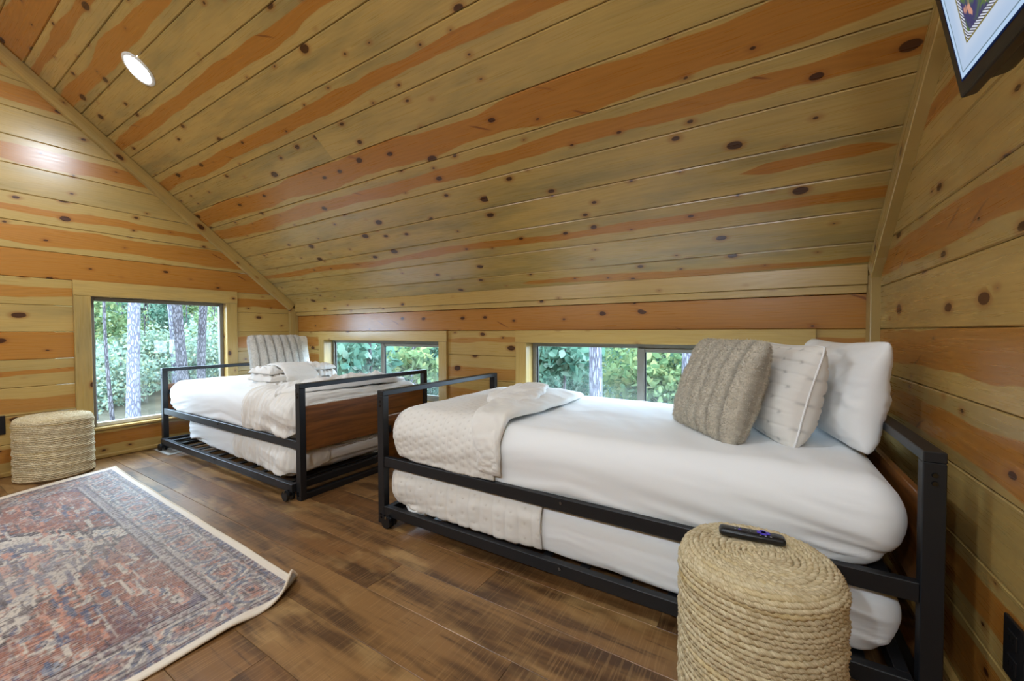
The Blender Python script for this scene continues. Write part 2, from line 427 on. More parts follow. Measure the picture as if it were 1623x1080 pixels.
# ================================================================== THE ROOM
HEART_L = {-5: (0.02, .05, 1, .25), -4: (0, .0, 0, .25), -3: (-.02, .045, .8, .15), -2: (.01, .016, 1, .35), -1: (0, .16, 1, .1), 0: (0, 0, 0, .6), 1: (.0, .03, .9, .15), 2: (0, .17, 1, .1),
           3: (0.01, .06, 1, .2), 4: (-.01, .025, 1, .2), 5: (0, 0, 0, .5), 6: (-.01, .055, 1, .3), 7: (0, 0, 0, .7), 8: (.0, .06, 1, .4), 9: (0, .03, 1, .4), 10: (0, .05, 1, .4)}
HEART_R = {-5: (0, .07, 1, .3), -4: (0, .05, 1, .5), -3: (0, 0, 0, .45), -2: (-.01, .05, 1, .4), -1: (.03, .065, .9, .2), 0: (0, 0, 0, .6), 1: (.01, .05, 1, .5), 2: (0, 0, 0, .6), 3: (.02, .03, 1, .5), 4: (0, 0, 0, .5), 5: (0, .05, 1, .4)}
def ywall_lo(z): return max(YF, 2*YRIDGE-(CC-z)/CS)
def ywall_hi(z): return min(YB, (CC-z)/CS)
wall_left = slab('wall_left', (XL-0.13, YF, 0), (XL-0.10, 0.72, 3.75), M['outer'], label='board-clad gable wall with the large picture window')
wall_right = slab('wall_right', (XR+0.02, YF, 0), (XR+0.06, YB+0.1, 3.85), M['outer'], label='board-clad gable wall behind the near bed')
# window openings
W1 = dict(y0=0.884, y1=1.768, z0=0.235, z1=1.222)     # in the left wall
W2 = dict(x0=-3.715, x1=-2.192, z0=0.36, z1=0.872)    # in the window wall
W3 = dict(x0=-1.380, x1=0.146, z0=0.36, z1=0.872)
for k in range(-6, 16):
    za = JZ0+JP*k; zb = za+JP; za = max(za, 0.0)
    zc = (za+zb)/2; w = zb-za
    if za > 3.70: break
    # right wall: u along +y
    h = HEART_R.get(k, (0, .04*(k % 2), k % 2, .4))
    plank('wall_board', wall_right, (XR, 0, zc), (0, 1, 0), (0, 0, 1), (-1, 0, 0), w, lambda v: max(ywall_lo(zc+v), -1.2), lambda v: ywall_hi(zc+v), heart=h[:3], stain=h[3])
    h = HEART_L.get(k, (0, .04*(k % 2), k % 2, .4))
    segs = [(lambda v: ywall_lo(zc+v), lambda v: ywall_hi(zc+v))]
    if zb > W1['z0'] and za < W1['z1']:
        segs = [(lambda v: ywall_lo(zc+v), W1['y0']-0.012), (W1['y1']+0.012, lambda v: ywall_hi(zc+v))]
    for i, (a, b) in enumerate(segs):
        hh = h if i == 0 else (0.0, 0.05*(k % 2), k % 2, .2)
        if zb > W1['z1']+0.1 or True:
            plank('wall_board', wall_left, (XL, 0, zc), (0, 1, 0), (0, 0, 1), (1, 0, 0), w, a, b, heart=hh[:3], stain=hh[3])
# short boards over and under the picture window
plank('wall_board', wall_left, (XL, 0, (W1['z1']+0.012+JZ0+2*JP)/2), (0, 1, 0), (0, 0, 1), (1, 0, 0), JZ0+2*JP-W1['z1']-0.012, W1['y0']-0.012, W1['y1']+0.012, heart=(0, .04, 1), stain=.2)
plank('wall_board', wall_left, (XL, 0, (W1['z0']-0.012+JZ0-4*JP)/2), (0, 1, 0), (0, 0, 1), (1, 0, 0), W1['z0']-0.012-(JZ0-4*JP), W1['y0']-0.012, W1['y1']+0.012, heart=(0, .0, 0), stain=.3)
# sheathing behind the boards around the window
for lo, hi in (((XL-0.13, 1.92, 0), (XL-0.10, YB+.1, 1.35)), ((XL-0.13, 0.72, 0), (XL-0.10, 1.92, W1['z0']-0.03)), ((XL-0.13, 0.72, W1['z1']+0.03), (XL-0.10, 1.92, 2.7))):
    o = slab('sheathing', lo, hi, M['outer']); o.parent = wall_left; del o['kind']

# window wall (knee wall)
wall_back = slab('wall_back', (XL-0.13, YB+0.11, 0), (XR+0.06, YB+0.14, 0.34), M['outer'], label='low window wall under the sloped ceiling')
o = slab('sheathing', (XL-0.13, YB+0.11, 0.89), (XR+0.06, YB+0.14, 1.3), M['outer']); o.parent = wall_back; del o['kind']
for xa, xb in ((XL-0.13, W2['x0']-0.02), (W2['x1']+0.02, W3['x0']-0.02), (W3['x1']+0.02, XR+0.06)):
    o = slab('sheathing', (xa, YB+0.11, 0.34), (xb, YB+0.14, 0.89), M['outer']); o.parent = wall_back; del o['kind']
for k in range(-6, 0):
    za = max(JZ0+JP*k, 0); zb = JZ0+JP*(k+1); zc = (za+zb)/2
    if zb > W2['z0'] and za < W2['z1']:
        sg = [(XL, W2['x0']-0.012, (.0, .05, .9)), (W2['x1']+0.012, W3['x0']-0.012, (0.02 if k == -1 else -.03, .02 if k == -1 else .045, .75)), (W3['x1']+0.012, XR, (0, .06, .9))]
    else: sg = [(XL, XR, (0, .04*(k % 2), k % 2))]
    for a, b, h in sg: plank('wall_board', wall_back, (0, YB, zc), (1, 0, 0), (0, 0, 1), (0, -1, 0), zb-za, a, b, heart=h, stain=.12)
plank('wall_board', wall_back, (0, YB, (JZ0+1.124)/2), (1, 0, 0), (0, 0, 1), (0, -1, 0), 1.124-JZ0, XL, XR, heart=(0, .2, 1), stain=.1)
plank('wall_board', wall_back, (0, YB, (1.30+1.124)/2), (1, 0, 0), (0, 0, 1), (0, -1, 0), 1.30-1.124, XL, XR, heart=(0, 0, 0), stain=.1)

# sloped ceiling boards
sl = math.sqrt(1+CS*CS); Vc = Vector((0, -1/sl, CS/sl)); Nc = Vector((0, -CS/sl, -1/sl))
ceiling = None
me = mesh('ceiling', [(XL-.15, YRIDGE, CC-CS*YRIDGE+.06), (XR+.06, YRIDGE, CC-CS*YRIDGE+.06), (XR+.06, YB+.2, CC-CS*(YB+.2)+.06), (XL-.15, YB+.2, CC-CS*(YB+.2)+.06),
                      (XL-.15, YRIDGE, CC-CS*YRIDGE+.10), (XR+.06, YRIDGE, CC-CS*YRIDGE+.10), (XR+.06, YB+.2, CC-CS*(YB+.2)+.10), (XL-.15, YB+.2, CC-CS*(YB+.2)+.10)],
          [(0, 1, 2, 3), (7, 6, 5, 4), (0, 4, 5, 1), (1, 5, 6, 2), (2, 6, 7, 3), (3, 7, 4, 0)])
ceiling = link('ceiling', me, M['outer']); tag(ceiling, 'sloped ceiling of varnished tongue-and-groove pine boards', None, None, 'structure')
CY0, CP = 2.041, 0.1315
HEART_C = {-2: (0, .02, 1, .8, (-1.6, 9)), -1: (0, 0, 0, .8, None), 0: (0, .026, 1, .7, None), 1: (0.015, .03, 1, .8, (-.25, .6)), 2: (0, 0, 0, .8, None), 3: (.005, .042, 1, .6, None), 4: (.01, .068, 1, .4, None), 5: (0, 0, 0, .9, None),
           6: (0, .034, 1, .7, None), 7: (0, 0, 0, .9, None), 8: (0, .038, 1, .8, None), 9: (0, 0, 0, .9, None), 10: (0, .045, 1, .8, None), 11: (.02, .03, .9, .8, None), 12: (0, .11, 1, .5, None), 13: (0, 0, 0, .7, None)}
k = -2
while True:
    ya = CY0-CP*k; yb = ya+CP                    # board between y=ya (upper) and y=yb
    if ya < YRIDGE: break
    if k == -2: yb = 2.45
    yc = (ya+yb)/2; w = (yb-ya)*sl
    h = HEART_C.get(k, (0, .045*(k % 2), k % 2, .7, None))
    # butt joint on a few courses
    cuts = {5: [-2.2], 9: [-1.1]}.get(k, [])
    xs = [XL]+cuts+[XR]
    for a, b in zip(xs[:-1], xs[1:]):
        plank('ceiling_board', ceiling, (0, yc, CC-CS*yc), (1, 0, 0), Vc, Nc, w, a, b, heart=h[:3], stain=h[3], span=h[4], ch=0.005)
    k += 1
# the other half of the roof and the far side of the room, behind the camera
me = mesh('ceiling_rear', [(XL-.15, YRIDGE, ceil_z(YRIDGE)), (XR+.06, YRIDGE, ceil_z(YRIDGE)), (XR+.06, YF, ceil_z(YF)), (XL-.15, YF, ceil_z(YF)), (XL-.15, YRIDGE, ceil_z(YRIDGE)+.08), (XR+.06, YRIDGE, ceil_z(YRIDGE)+.08), (XR+.06, YF, ceil_z(YF)+.08), (XL-.15, YF, ceil_z(YF)+.08)],
          [(0, 3, 2, 1), (7, 4, 5, 6), (0, 1, 5, 4), (1, 2, 6, 5), (2, 3, 7, 6), (3, 0, 4, 7)])
vattr(me, 'bc', [(v.co.x, v.co.y*0.3, 2.2) for v in me.vertices]); vattr(me, 'hp', [(0, .3, 1)]*8); vattr(me, 'hq', [(.5, -99, 99)]*8)
o = link('ceiling_rear', me, M['pine']); tag(o, 'rear slope of the pine ceiling behind the camera', None, None, 'structure')
slab('wall_front', (XL-.15, YF-.06, 0), (XR+.06, YF, 1.4), M['pine'], label='low pine wall behind the camera')

# floor planks
floor = slab('floor', (XL-.15, YF-.06, -0.12), (XR+.06, YB+.14, -0.012), M['dark'], label='rustic brown vinyl plank floor')
FW, FL = 0.178, 1.22
row = 0; y = 1.137-FW*14
offs = [0.37, 0.93, 0.12, 0.66, 1.05, 0.24, 0.80]
while y < YB+0.05:
    # rows whose joints show in the photograph are set by hand
    x0 = {0.959: -1.230, 1.137: -0.876, 0.781: -0.595}.get(round(y, 3), XL-offs[row % 7])
    x = x0-FL*math.ceil((x0-XL)/FL) if x0 > XL else x0
    while x < XR:
        a, b = max(x, XL-.02), min(x+FL, XR+.02)
        if b-a > 0.02 and y > -1.3:
            plank('floor_plank', floor, ((a+b)/2, y+FW/2, 0), (1, 0, 0), (0, 1, 0), (0, 0, 1), FW, -(b-a)/2+.0006, (b-a)/2-.0006, th=0.012, ch=0.0012, gap=0.0005, mat=M['floor'])
        x += FL
    y += FW; row += 1
o = slab('subfloor', (XL, YF, -0.012), (XR, -1.25, -0.001), M['floor']); o.parent = floor; del o['kind']

# trims
def trim(n, label, parts):
    r = empty('trim_%d' % n); tag(r, label, None, None, 'structure')
    for a in parts: plank('trim_board', r, **a)
    return r
# rake boards along the slope on both gables: face lies on the wall, top edge under the ceiling
Sd = Vector((0, 1/sl, -CS/sl)); Td = Vector((0, CS/sl, 1/sl))
yr0, yr1 = YRIDGE, 2.42
for n, X, nx, lab in ((1, XL+0.036, 1, 'pine rake board following the ceiling slope on the picture-window wall'), (2, XR-0.036, -1, 'pine rake board following the ceiling slope on the wall behind the near bed')):
    wd = 0.085
    O = Vector((X, 0, CC-0.002))-Td*(wd/2)
    vtop = Vector((0, 1.0, 0))
    u0 = yr0*sl-CS*CS*0/sl
    # u runs down the slope; O is above y=0
    trim(n, lab, [dict(O=O, U=Sd, V=Td, N=(nx, 0, 0), w=wd, f0=YRIDGE*sl*1.0+0.05, f1=2.405*sl, th=0.036, ch=0.003, stain=.55)])
trim(3, 'vertical pine corner board at the far left corner', [dict(O=(XL+.034, 2.44-0.0455, 0.6), U=(0, 0, 1), V=(0, 1, 0), N=(1, 0, 0), w=0.09, f0=-0.59, f1=0.60, th=0.034, ch=.003, stain=.4)])
trim(4, 'vertical pine corner board beside the near bed pillows', [dict(O=(XR-.034, 2.44-0.0455, 0.6), U=(0, 0, 1), V=(0, -1, 0), N=(-1, 0, 0), w=0.09, f0=-0.59, f1=0.60, th=0.034, ch=.003, stain=.4)])
trim(5, 'double pine trim strip where sloped ceiling meets window wall', [dict(O=(0, YB-.040, 1.207), U=(1, 0, 0), V=(0, 0, 1), N=(0, -1, 0), w=0.092, f0=XL+.036, f1=XR-.036, th=0.04, ch=.003, stain=.12),
      dict(O=(0, YB-.022, 1.143), U=(1, 0, 0), V=(0, 0, 1), N=(0, -1, 0), w=0.040, f0=XL+.036, f1=XR-.036, th=0.02, ch=.002, stain=.12)])
r = empty('baseboard_left'); tag(r, 'small pine base strip along the picture-window wall', None, None, 'structure')
plank('base_strip', r, (XL+.016, 0, 0.0165), (0, 1, 0), (0, 0, 1), (1, 0, 0), 0.032, -3.0, 2.3, th=.016, ch=.006, stain=.2)
r = empty('baseboard_right'); tag(r, 'small pine base strip along the wall behind the near bed', None, None, 'structure')
plank('base_strip', r, (XR-.016, 0, 0.0165), (0, 1, 0), (0, 0, 1), (-1, 0, 0), 0.032, -1.2, 2.3, th=.016, ch=.006, stain=.2)

# ------------------------------------------------------------------ windows
def pane(name, pts, parent):
    # thin pane of glass as a closed slab
    P = [Vector(p) for p in pts]; n = (P[1]-P[0]).cross(P[3]-P[0]).normalized()*0.0025
    me = mesh(name, [p-n for p in P]+[p+n for p in P], [(3, 2, 1, 0), (4, 5, 6, 7), (0, 1, 5, 4), (1, 2, 6, 5), (2, 3, 7, 6), (3, 0, 4, 7)])
    return link(name, me, M['glass'], parent)
w1 = empty('window_1', (0, 0, 0)); tag(w1, 'large fixed picture window in pine casing on the left wall', None, None, 'structure')
a, b, c, d = W1['y0'], W1['y1'], W1['z0'], W1['z1']
cw = 0.090
kw = dict(th=.022, ch=.003)
plank('casing_board', w1, (XL+.022, (a+b)/2, d+.056), (0, 1, 0), (0, 0, 1), (1, 0, 0), 0.112, -(b-a)/2-cw, (b-a)/2+cw, stain=.45, **kw)
plank('casing_board', w1, (XL+.022, a-cw/2, 0), (0, 0, 1), (0, 1, 0), (1, 0, 0), cw, c-0.02, d, stain=.7, **kw)
plank('casing_board', w1, (XL+.022, b+cw/2, 0), (0, 0, 1), (0, 1, 0), (1, 0, 0), cw, c-0.02, d, stain=.3, **kw)
RX = XL-0.10
plank('jamb_board', w1, (XL-.04, a, (c+d)/2), (0, 0, 1), (1, 0, 0), (0, 1, 0), 0.12, -(d-c)/2, (d-c)/2, th=.014, ch=.001, stain=.2)
plank('jamb_board', w1, (XL-.04, b, (c+d)/2), (0, 0, 1), (1, 0, 0), (0, -1, 0), 0.12, -(d-c)/2, (d-c)/2, th=.014, ch=.001, stain=.2)
plank('jamb_board', w1, (XL-.04, (a+b)/2, d), (0, 1, 0), (1, 0, 0), (0, 0, -1), 0.12, -(b-a)/2, (b-a)/2, th=.014, ch=.001, stain=.2)
plank('sill_board', w1, (XL-.035, (a+b)/2, c), (0, 1, 0), (1, 0, 0), (0, 0, 1), 0.115, -(b-a)/2, (b-a)/2, th=.014, ch=.003, stain=.1)
fx0, fx1 = XL-0.088, XL-0.048
fr = 0.030
box('window_frame', (fx0, a+.001, c+.001), (fx1, a+fr, d-.001), M['vinyl'], w1)
box('window_frame', (fx0, b-fr, c+.001), (fx1, b-.001, d-.001), M['vinyl'], w1)
box('window_frame', (fx0, a+fr, c+.001), (fx1, b-fr, c+fr), M['vinyl_pale'], w1)
box('window_frame', (fx0, a+fr, d-fr), (fx1, b-fr, d-.001), M['vinyl'], w1)
pane('pane', [(XL-.068, a+fr, c+fr), (XL-.068, b-fr, c+fr), (XL-.068, b-fr, d-fr), (XL-.068, a+fr, d-fr)], w1)
def slider(n, W, label):
    w = empty('window_%d' % n); tag(w, label, None, None, 'structure')
    x0, x1, z0, z1 = W['x0'], W['x1'], W['z0'], W['z1']; xc, zc = (x0+x1)/2, (z0+z1)/2
    cw = 0.088
    plank('casing_board', w, (xc, YB-.022, z1+.0435), (1, 0, 0), (0, 0, 1), (0, -1, 0), 0.087, -(x1-x0)/2-cw, (x1-x0)/2+cw, stain=.1, **kw)
    plank('casing_board', w, (x0-cw/2, YB-.022, zc), (0, 0, 1), (1, 0, 0), (0, -1, 0), cw, -(z1-z0)/2-.1, (z1-z0)/2, stain=.1, **kw)
    plank('casing_board', w, (x1+cw/2, YB-.022, zc), (0, 0, 1), (1, 0, 0), (0, -1, 0), cw, -(z1-z0)/2-.1, (z1-z0)/2, stain=.1, **kw)
    plank('casing_board', w, (xc, YB-.022, z0-.05), (1, 0, 0), (0, 0, 1), (0, -1, 0), 0.1, -(x1-x0)/2, (x1-x0)/2, stain=.1, **kw)
    for X, N in ((x0, (1, 0, 0)), (x1, (-1, 0, 0))):
        plank('jamb_board', w, (X, YB+.045, zc), (0, 0, 1), (0, 1, 0), N, 0.13, -(z1-z0)/2, (z1-z0)/2, th=.014, ch=.001, stain=.8)
    plank('jamb_board', w, (xc, YB+.045, z1), (1, 0, 0), (0, 1, 0), (0, 0, -1), 0.13, -(x1-x0)/2, (x1-x0)/2, th=.014, ch=.001, stain=.3)
    plank('sill_board', w, (xc, YB+.045, z0), (1, 0, 0), (0, 1, 0), (0, 0, 1), 0.13, -(x1-x0)/2, (x1-x0)/2, th=.014, ch=.001, stain=.3)
    ya, yb = YB+.075, YB+.108
    e = .001; fr = .028
    for lo, hi in (((x0+e, ya, z0+e), (x0+fr, yb, z1-e)), ((x1-fr, ya, z0+e), (x1-e, yb, z1-e)), ((x0+fr, ya, z0+e), (x1-fr, yb, z0+fr)), ((x0+fr, ya, z1-fr), (x1-fr, yb, z1-e))):
        box('window_frame', lo, hi, M['vinyl'], w)
    # sliding sash on the right with a meeting stile
    xm = x0+(x1-x0)*0.50
    s0, s1 = ya-.002+.006, ya+.016
    for lo, hi in (((xm-.022, ya-.010, z0+fr), (xm+.022, ya+.014, z1-fr)), ((x1-fr-.026, ya-.006, z0+fr), (x1-fr, ya+.014, z1-fr)), ((xm+.022, ya-.006, z1-fr-.024), (x1-fr-.026, ya+.014, z1-fr)), ((xm+.022, ya-.006, z0+fr), (x1-fr-.026, ya+.014, z0+fr+.024))):
        box('sash_frame', lo, hi, M['vinyl'], w)
    box('gasket', (xm+.022, ya+.002, z0+fr+.024), (xm+.030, ya+.010, z1-fr-.024), M['black_gasket'], w, .001)
    box('gasket', (x0+fr, ya+.012, z0+fr), (x0+fr+.010, ya+.022, z1-fr), M['black_gasket'], w, .001)
    pane('pane', [(x0+fr, ya+.022, z0+fr), (xm, ya+.022, z0+fr), (xm, ya+.022, z1-fr), (x0+fr, ya+.022, z1-fr)], w)
    pane('pane', [(xm+.022, ya+.005, z0+fr+.024), (x1-fr-.026, ya+.005, z0+fr+.024), (x1-fr-.026, ya+.005, z1-fr-.024), (xm+.022, ya+.005, z1-fr-.024)], w)
slider(2, W2, 'low sliding window behind the far bed')
slider(3, W3, 'low sliding window behind the near bed')
# light portals for the three openings (sampling aids that give off no light of their own)
def portal(loc, rot, sx, sy):
    l = bpy.data.lights.new('daylight_portal', 'AREA'); l.shape = 'RECTANGLE'; l.size = sx; l.size_y = sy; l.cycles.is_portal = True
    o = bpy.data.objects.new('daylight_portal', l); COL.objects.link(o); o.location = loc; o.rotation_euler = rot
portal((XL-.12, (a+b)/2, (c+d)/2), (0, -math.pi/2, 0), d-c, b-a)
for W in (W2, W3): portal(((W['x0']+W['x1'])/2, YB+.14, (W['z0']+W['z1'])/2), (-math.pi/2, 0, 0), W['x1']-W['x0'], W['z1']-W['z0'])

# ------------------------------------------------------------------ recessed ceiling lights
def downlight(x, y, label, group=None):
    z = ceil_z(y); s = 1 if y > YRIDGE else -1
    n = Vector((0, -s*CS/sl, -1/sl)); t = Vector((1, 0, 0)); bb = n.cross(t)
    r = empty('recessed_light', (x, y, z)); tag(r, label, 'ceiling light', group)
    K = 40
    def ring(rad, off): return [(t*math.cos(2*math.pi*i/K)+bb*math.sin(2*math.pi*i/K))*rad+n*off for i in range(K)]
    rings = [ring(.092, .0), ring(.092, .004), ring(.086, .008), ring(.068, .007), ring(.0655, .003)]
    v = sum(rings, []); F = []
    for q in range(len(rings)-1):
        for i in range(K): F.append((q*K+i, q*K+(i+1) % K, (q+1)*K+(i+1) % K, (q+1)*K+i))
    o = link('trim_ring', mesh('trim_ring', v, F, True), M['white_trim'], r)
    v = ring(.066, .0045)+[n*.006]; F = [(i, (i+1) % K, K) for i in range(K)]
    me = mesh('lens', v, F)
    if me.polygons[0].normal.dot(n) < 0: me.flip_normals()
    link('lens', me, M['lamp'], r)
    return r
downlight(-3.142, 0.887, 'round lit recessed light in the sloped ceiling above the rug')
for x, y in ((-0.50, 0.42), (-3.142, -2.087), (-0.9, -2.087)):  # unseen lights added for brightness, the first also placed for the bed-post shadow
    downlight(x, y, 'round recessed light added outside the frame for brightness', 'added recessed lights outside the frame')

def fill_globe(x, y, z, label, mat='globe'):  # unseen hanging globe added only to raise the ambient brightness
    r = empty('added_fill_globe', (x, y, z)); tag(r, label, 'fill light', 'added fill globes behind the camera')
    bm = bmesh.new(); bmesh.ops.create_uvsphere(bm, u_segments=32, v_segments=16, radius=.16); done(bm, 'globe', M[mat], r, True)
    cylinder('socket', (0, 0, .15), (0, 0, .21), .035, M['metal'], r, 20)
    cylinder('cord', (0, 0, .20), (0, 0, ceil_z(y)-z-.02), .004, M['plastic'], r, 8)
    cylinder('canopy', (0, 0, ceil_z(y)-z-.03), (0, 0, ceil_z(y)-z), .06, M['metal'], r, 24)
M['globe'] = emis('fill_globe_glow', LAMP, FILL_STRENGTH*1.45); M['globe_dim'] = emis('dim_fill_globe_glow', LAMP, FILL_STRENGTH*.62)
fill_globe(-2.4, -1.5, 1.95, 'unseen globe fill light added behind the camera', 'globe_dim')
fill_globe(0.05, -1.15, 1.95, 'unseen globe fill light added behind the camera')

# ================================================================== BEDS
# bed local frame: x along the length (-LB/2..LB/2), y from the front face (0) to the wall side, z up
LB, WB, HB = 1.99, 1.01, 0.660
PX, PY = 0.042, 0.036
def make_bed():
    r = empty('daybed_frame')
    me_post = None
    for sx in (-1, 1):
        xo = sx*LB/2; xi = xo-sx*PX; xa, xb = min(xo, xi), max(xo, xi)
        for y0 in (0.0, WB-PY):
            o = box('post', (xa, y0, 0), (xb, y0+PY, HB-.026), M['metal'], r, .002)
            if y0 == 0.0:
                for z in (HB-.055, HB-.075, .030, .045):
                    cylinder('bolt', ((xa+xb)/2, -.004, z), ((xa+xb)/2, .002, z), .0055, M['bolt'], o, 10, .007)
        box('top_rail', (xa, 0, HB-.026), (xb, WB, HB), M['metal'], r, .002)
        box('bottom_rail', (xa+.004, PY, 0.0), (xb-.004, WB-PY, .034), M['metal'], r, .002)
        xm = (xa+xb)/2+sx*.004
        p = plank_panel('end_panel', (xm, WB/2, .400), .255, WB-2*PY-.006, r)
        for y0 in (PY, WB-PY-.022):
            box('panel_bracket', (xm-sx*.010-.010, y0, .445), (xm-sx*.010+.010, y0+.022, .480), M['metal'], p, .002)
    for y0 in (.004, WB-.004-.026):
        o = box('side_rail', (-LB/2+PX, y0, .286), (LB/2-PX, y0+.026, .334), M['metal'], r, .002)
        if y0 < .1: cylinder('bolt', (0, y0-.004, .318), (0, y0+.002, .318), .006, M['chrome'], o, 10)
    box('centre_beam', (-LB/2+PX, WB/2-.015, .286), (LB/2-PX, WB/2+.015, .312), M['metal'], r, .002)
    sm = None
    for i in range(12):
        x = -LB/2+PX+.06+i*(LB-2*PX-.12)/11
        if sm is None:
            o = box('slat', (-.02, .030, -.012), (.02, WB-.030, .0), M['metal'], r, .002); sm = o.data
        else: o = link('slat', sm, None, r)
        o.location = (x, 0, .314)
    return r
def plank_panel(name, c, hgt, wid, parent):
    o = done(bevel_box((c[0]-.009, c[1]-wid/2, c[2]-hgt/2), (c[0]+.009, c[1]+wid/2, c[2]+hgt/2), .002), name, M['panel'], parent)
    return o
def panel_material():
    g = G('walnut_stained_panel')
    tc = g.n('ShaderNodeTexCoord').outputs['Object']
    x, y, z = g.sep(tc)
    n = g.noise(g.xyz(g.m('MULTIPLY', y, 3.0), g.m('MULTIPLY', z, 40.0), x), 1.0, 4.0, 0.6, 0.4)
    c = g.mix(g.ss(n, .3, .7), srgb(96, 56, 20), srgb(134, 82, 34))
    g.bsdf(c, 0.35, g.bump(n, .05, .001), 0.5); return g.mat
M['panel'] = panel_material()
BED2, BED1 = (-0.615, 1.330, 0), (-3.170, 1.265, 0)
bed2 = make_bed(); bed2.location = BED2
bed1 = copy_tree(bed2); bed1.location = BED1
tag(bed2, 'black metal daybed frame with brown wood end panels beside the near pouf', 'bed frame', 'black metal trundle daybeds')
tag(bed1, 'black metal daybed frame with brown wood end panels beside the picture window', 'bed frame', 'black metal trundle daybeds')

def make_trundle():
    r = empty('rolling_trundle_bed')
    L = LB-2*PX-.016; W = WB-.10
    for y0 in (0.0, W-.03): 
        o = box('side_rail', (-L/2, y0, .048), (L/2, y0+.03, .094), M['metal'], r, .002)
        if y0 == 0.0: cylinder('bolt', (0, -.004, .078), (0, .002, .078), .006, M['chrome'], o, 10)
    for x0 in (-L/2, L/2-.03): box('end_rail', (x0, .03, .052), (x0+.03, W-.03, .092), M['metal'], r, .002)
    sm = None
    for i in range(12):
        x = -L/2+.10+i*(L-.2)/11
        if sm is None:
            o = box('slat', (-.018, .030, -.010), (.018, W-.030, .0), M['metal'], r, .002); sm = o.data
        else: o = link('slat', sm, None, r)
        o.location = (x, 0, .084)
    for x in (-L/2+.035, L/2-.035):
        for y in (.000, W-.03):
            c = empty('caster', (x, y, 0)); c.parent = r
            bm = bmesh.new()
            for s in (-1, 1): cyl(bm, (0, s*.016-.007, .029), (0, s*.016+.007, .029), .029, 20)
            done(bm, 'wheel', M['plastic'], c)
            bm = bevel_box((-.018, -.008, .024), (.018, .008, .050), .004)
            cyl(bm, (0, 0, .046), (0, 0, .060), .006, 8)
            done(bm, 'fork', M['plastic'], c)
            cylinder('stem_nut', (.006, -.012, .050), (.006, -.028, .056), .006, M['chrome'], c, 10)
    return r
tr2 = make_trundle(); tr2.location = (BED2[0], BED2[1]-.006, 0)
tr1 = copy_tree(tr2); tr1.location = (BED1[0]+0.003, BED1[1]-.024, 0)
tag(tr2, 'black rolling trundle frame slid under the near bed', 'trundle', 'rolling trundle frames')
tag(tr1, 'black rolling trundle frame with bare slats showing under the far bed', 'trundle', 'rolling trundle frames')

# ------------------------------------------------------------------ soft things
def rbox(P, half, rv):
    """sharp-box points -> rounded box points and normals"""
    half = np.asarray(half); rv = np.asarray(rv)*np.ones((len(P), 1))
    lo = .38+.55*smooth01(np.abs(P[:, 0])/half[0], .80, 1.0); k = lo+(1-lo)*smooth01(P[:, 2], -half[2], -.1*half[2]); rv = rv*np.stack([np.ones(len(P)), k, k], 1)
    inner = np.clip(P, -half+rv, half-rv); d = (P-inner)/rv
    # spread the rounding evenly
    d = np.tan(np.clip(d, -1, 1)*math.pi/4)
    n = d/np.maximum(np.linalg.norm(d, axis=1, keepdims=True), 1e-9)
    out = inner+n*rv; N = n/rv; N /= np.linalg.norm(N, axis=1, keepdims=True)
    return out, N
def box_surface(half, nx, ny, nz):
    idx = {}; V = []; F = []
    def vid(i, j, k):
        q = (i, j, k)
        if q not in idx: idx[q] = len(V); V.append(((2*i/nx-1)*half[0], (2*j/ny-1)*half[1], (2*k/nz-1)*half[2]))
        return idx[q]
    for i in range(nx):
        for j in range(ny):
            F.append([vid(i, j, nz), vid(i+1, j, nz), vid(i+1, j+1, nz), vid(i, j+1, nz)])
            F.append([vid(i, j, 0), vid(i, j+1, 0), vid(i+1, j+1, 0), vid(i+1, j, 0)])
    for i in range(nx):
        for k in range(nz):
            F.append([vid(i, 0, k), vid(i+1, 0, k), vid(i+1, 0, k+1), vid(i, 0, k+1)])
            F.append([vid(i, ny, k), vid(i, ny, k+1), vid(i+1, ny, k+1), vid(i+1, ny, k)])
    for j in range(ny):
        for k in range(nz):
            F.append([vid(0, j, k), vid(0, j, k+1), vid(0, j+1, k+1), vid(0, j+1, k)])
            F.append([vid(nx, j, k), vid(nx, j+1, k), vid(nx, j+1, k+1), vid(nx, j, k+1)])
    return np.array(V), F
def soft_shape(P, N, half, crown, seed, wr=1.0):
    """mattress form: crowned top, pinched lower edge, sheet wrinkles"""
    x, y, z = P[:, 0], P[:, 1], P[:, 2]; hx, hy, hz = half
    t = smooth01(z, -hz, hz)
    cr = crown*(1-(x/hx)**2)*(1-(y/hy)**4)
    P = P.copy(); P[:, 2] += np.where(z > 0, cr*t, 0)
    low = smooth01(-z, -.1*hz, hz)
    P[:, 0] -= .022*low*(x/hx)**9; P[:, 1] -= .006*low*(y/hy)**3
    # long soft wrinkles on the sides, pulled towards the ends
    side = 1-smooth01(np.abs(N[:, 2]), .5, .9)
    endw = smooth01(np.abs(x)/hx, .35, 1.0)
    w = (fbm(x*2.5+3.0, z*26+x*4*np.sign(x), seed, 3)-.5)*(.25+.9*endw)*(.35+low)*.052
    top = (fbm(x*3, y*3, seed+5, 4)-.5)*.014+(fbm(x*9+y*6, y*4-x*2, seed+9, 2)-.5)*.010
    w = w*(1-.75*np.abs(N[:, 0]))
    P += N*(wr*(side*w+(1-side)*top))[:, None]
    return P
def mattress(name, half, rv, crown, loc, seed, label, group, rz=0.0, wr=1.0):
    V, F = box_surface(half, 150, 60, 26)
    P, N = rbox(V, half, rv); P = soft_shape(P, N, half, crown, seed, wr)
    P[:, 2] += half[2]
    me = mesh(name, P, F, True)
    o = link(name, me, M['sheet']); o.location = loc; o.rotation_euler[2] = rz
    tag(o, label, 'mattress', group); return o
MH = (0.940, 0.486, 0.120); MR = (.09, .085, .105)
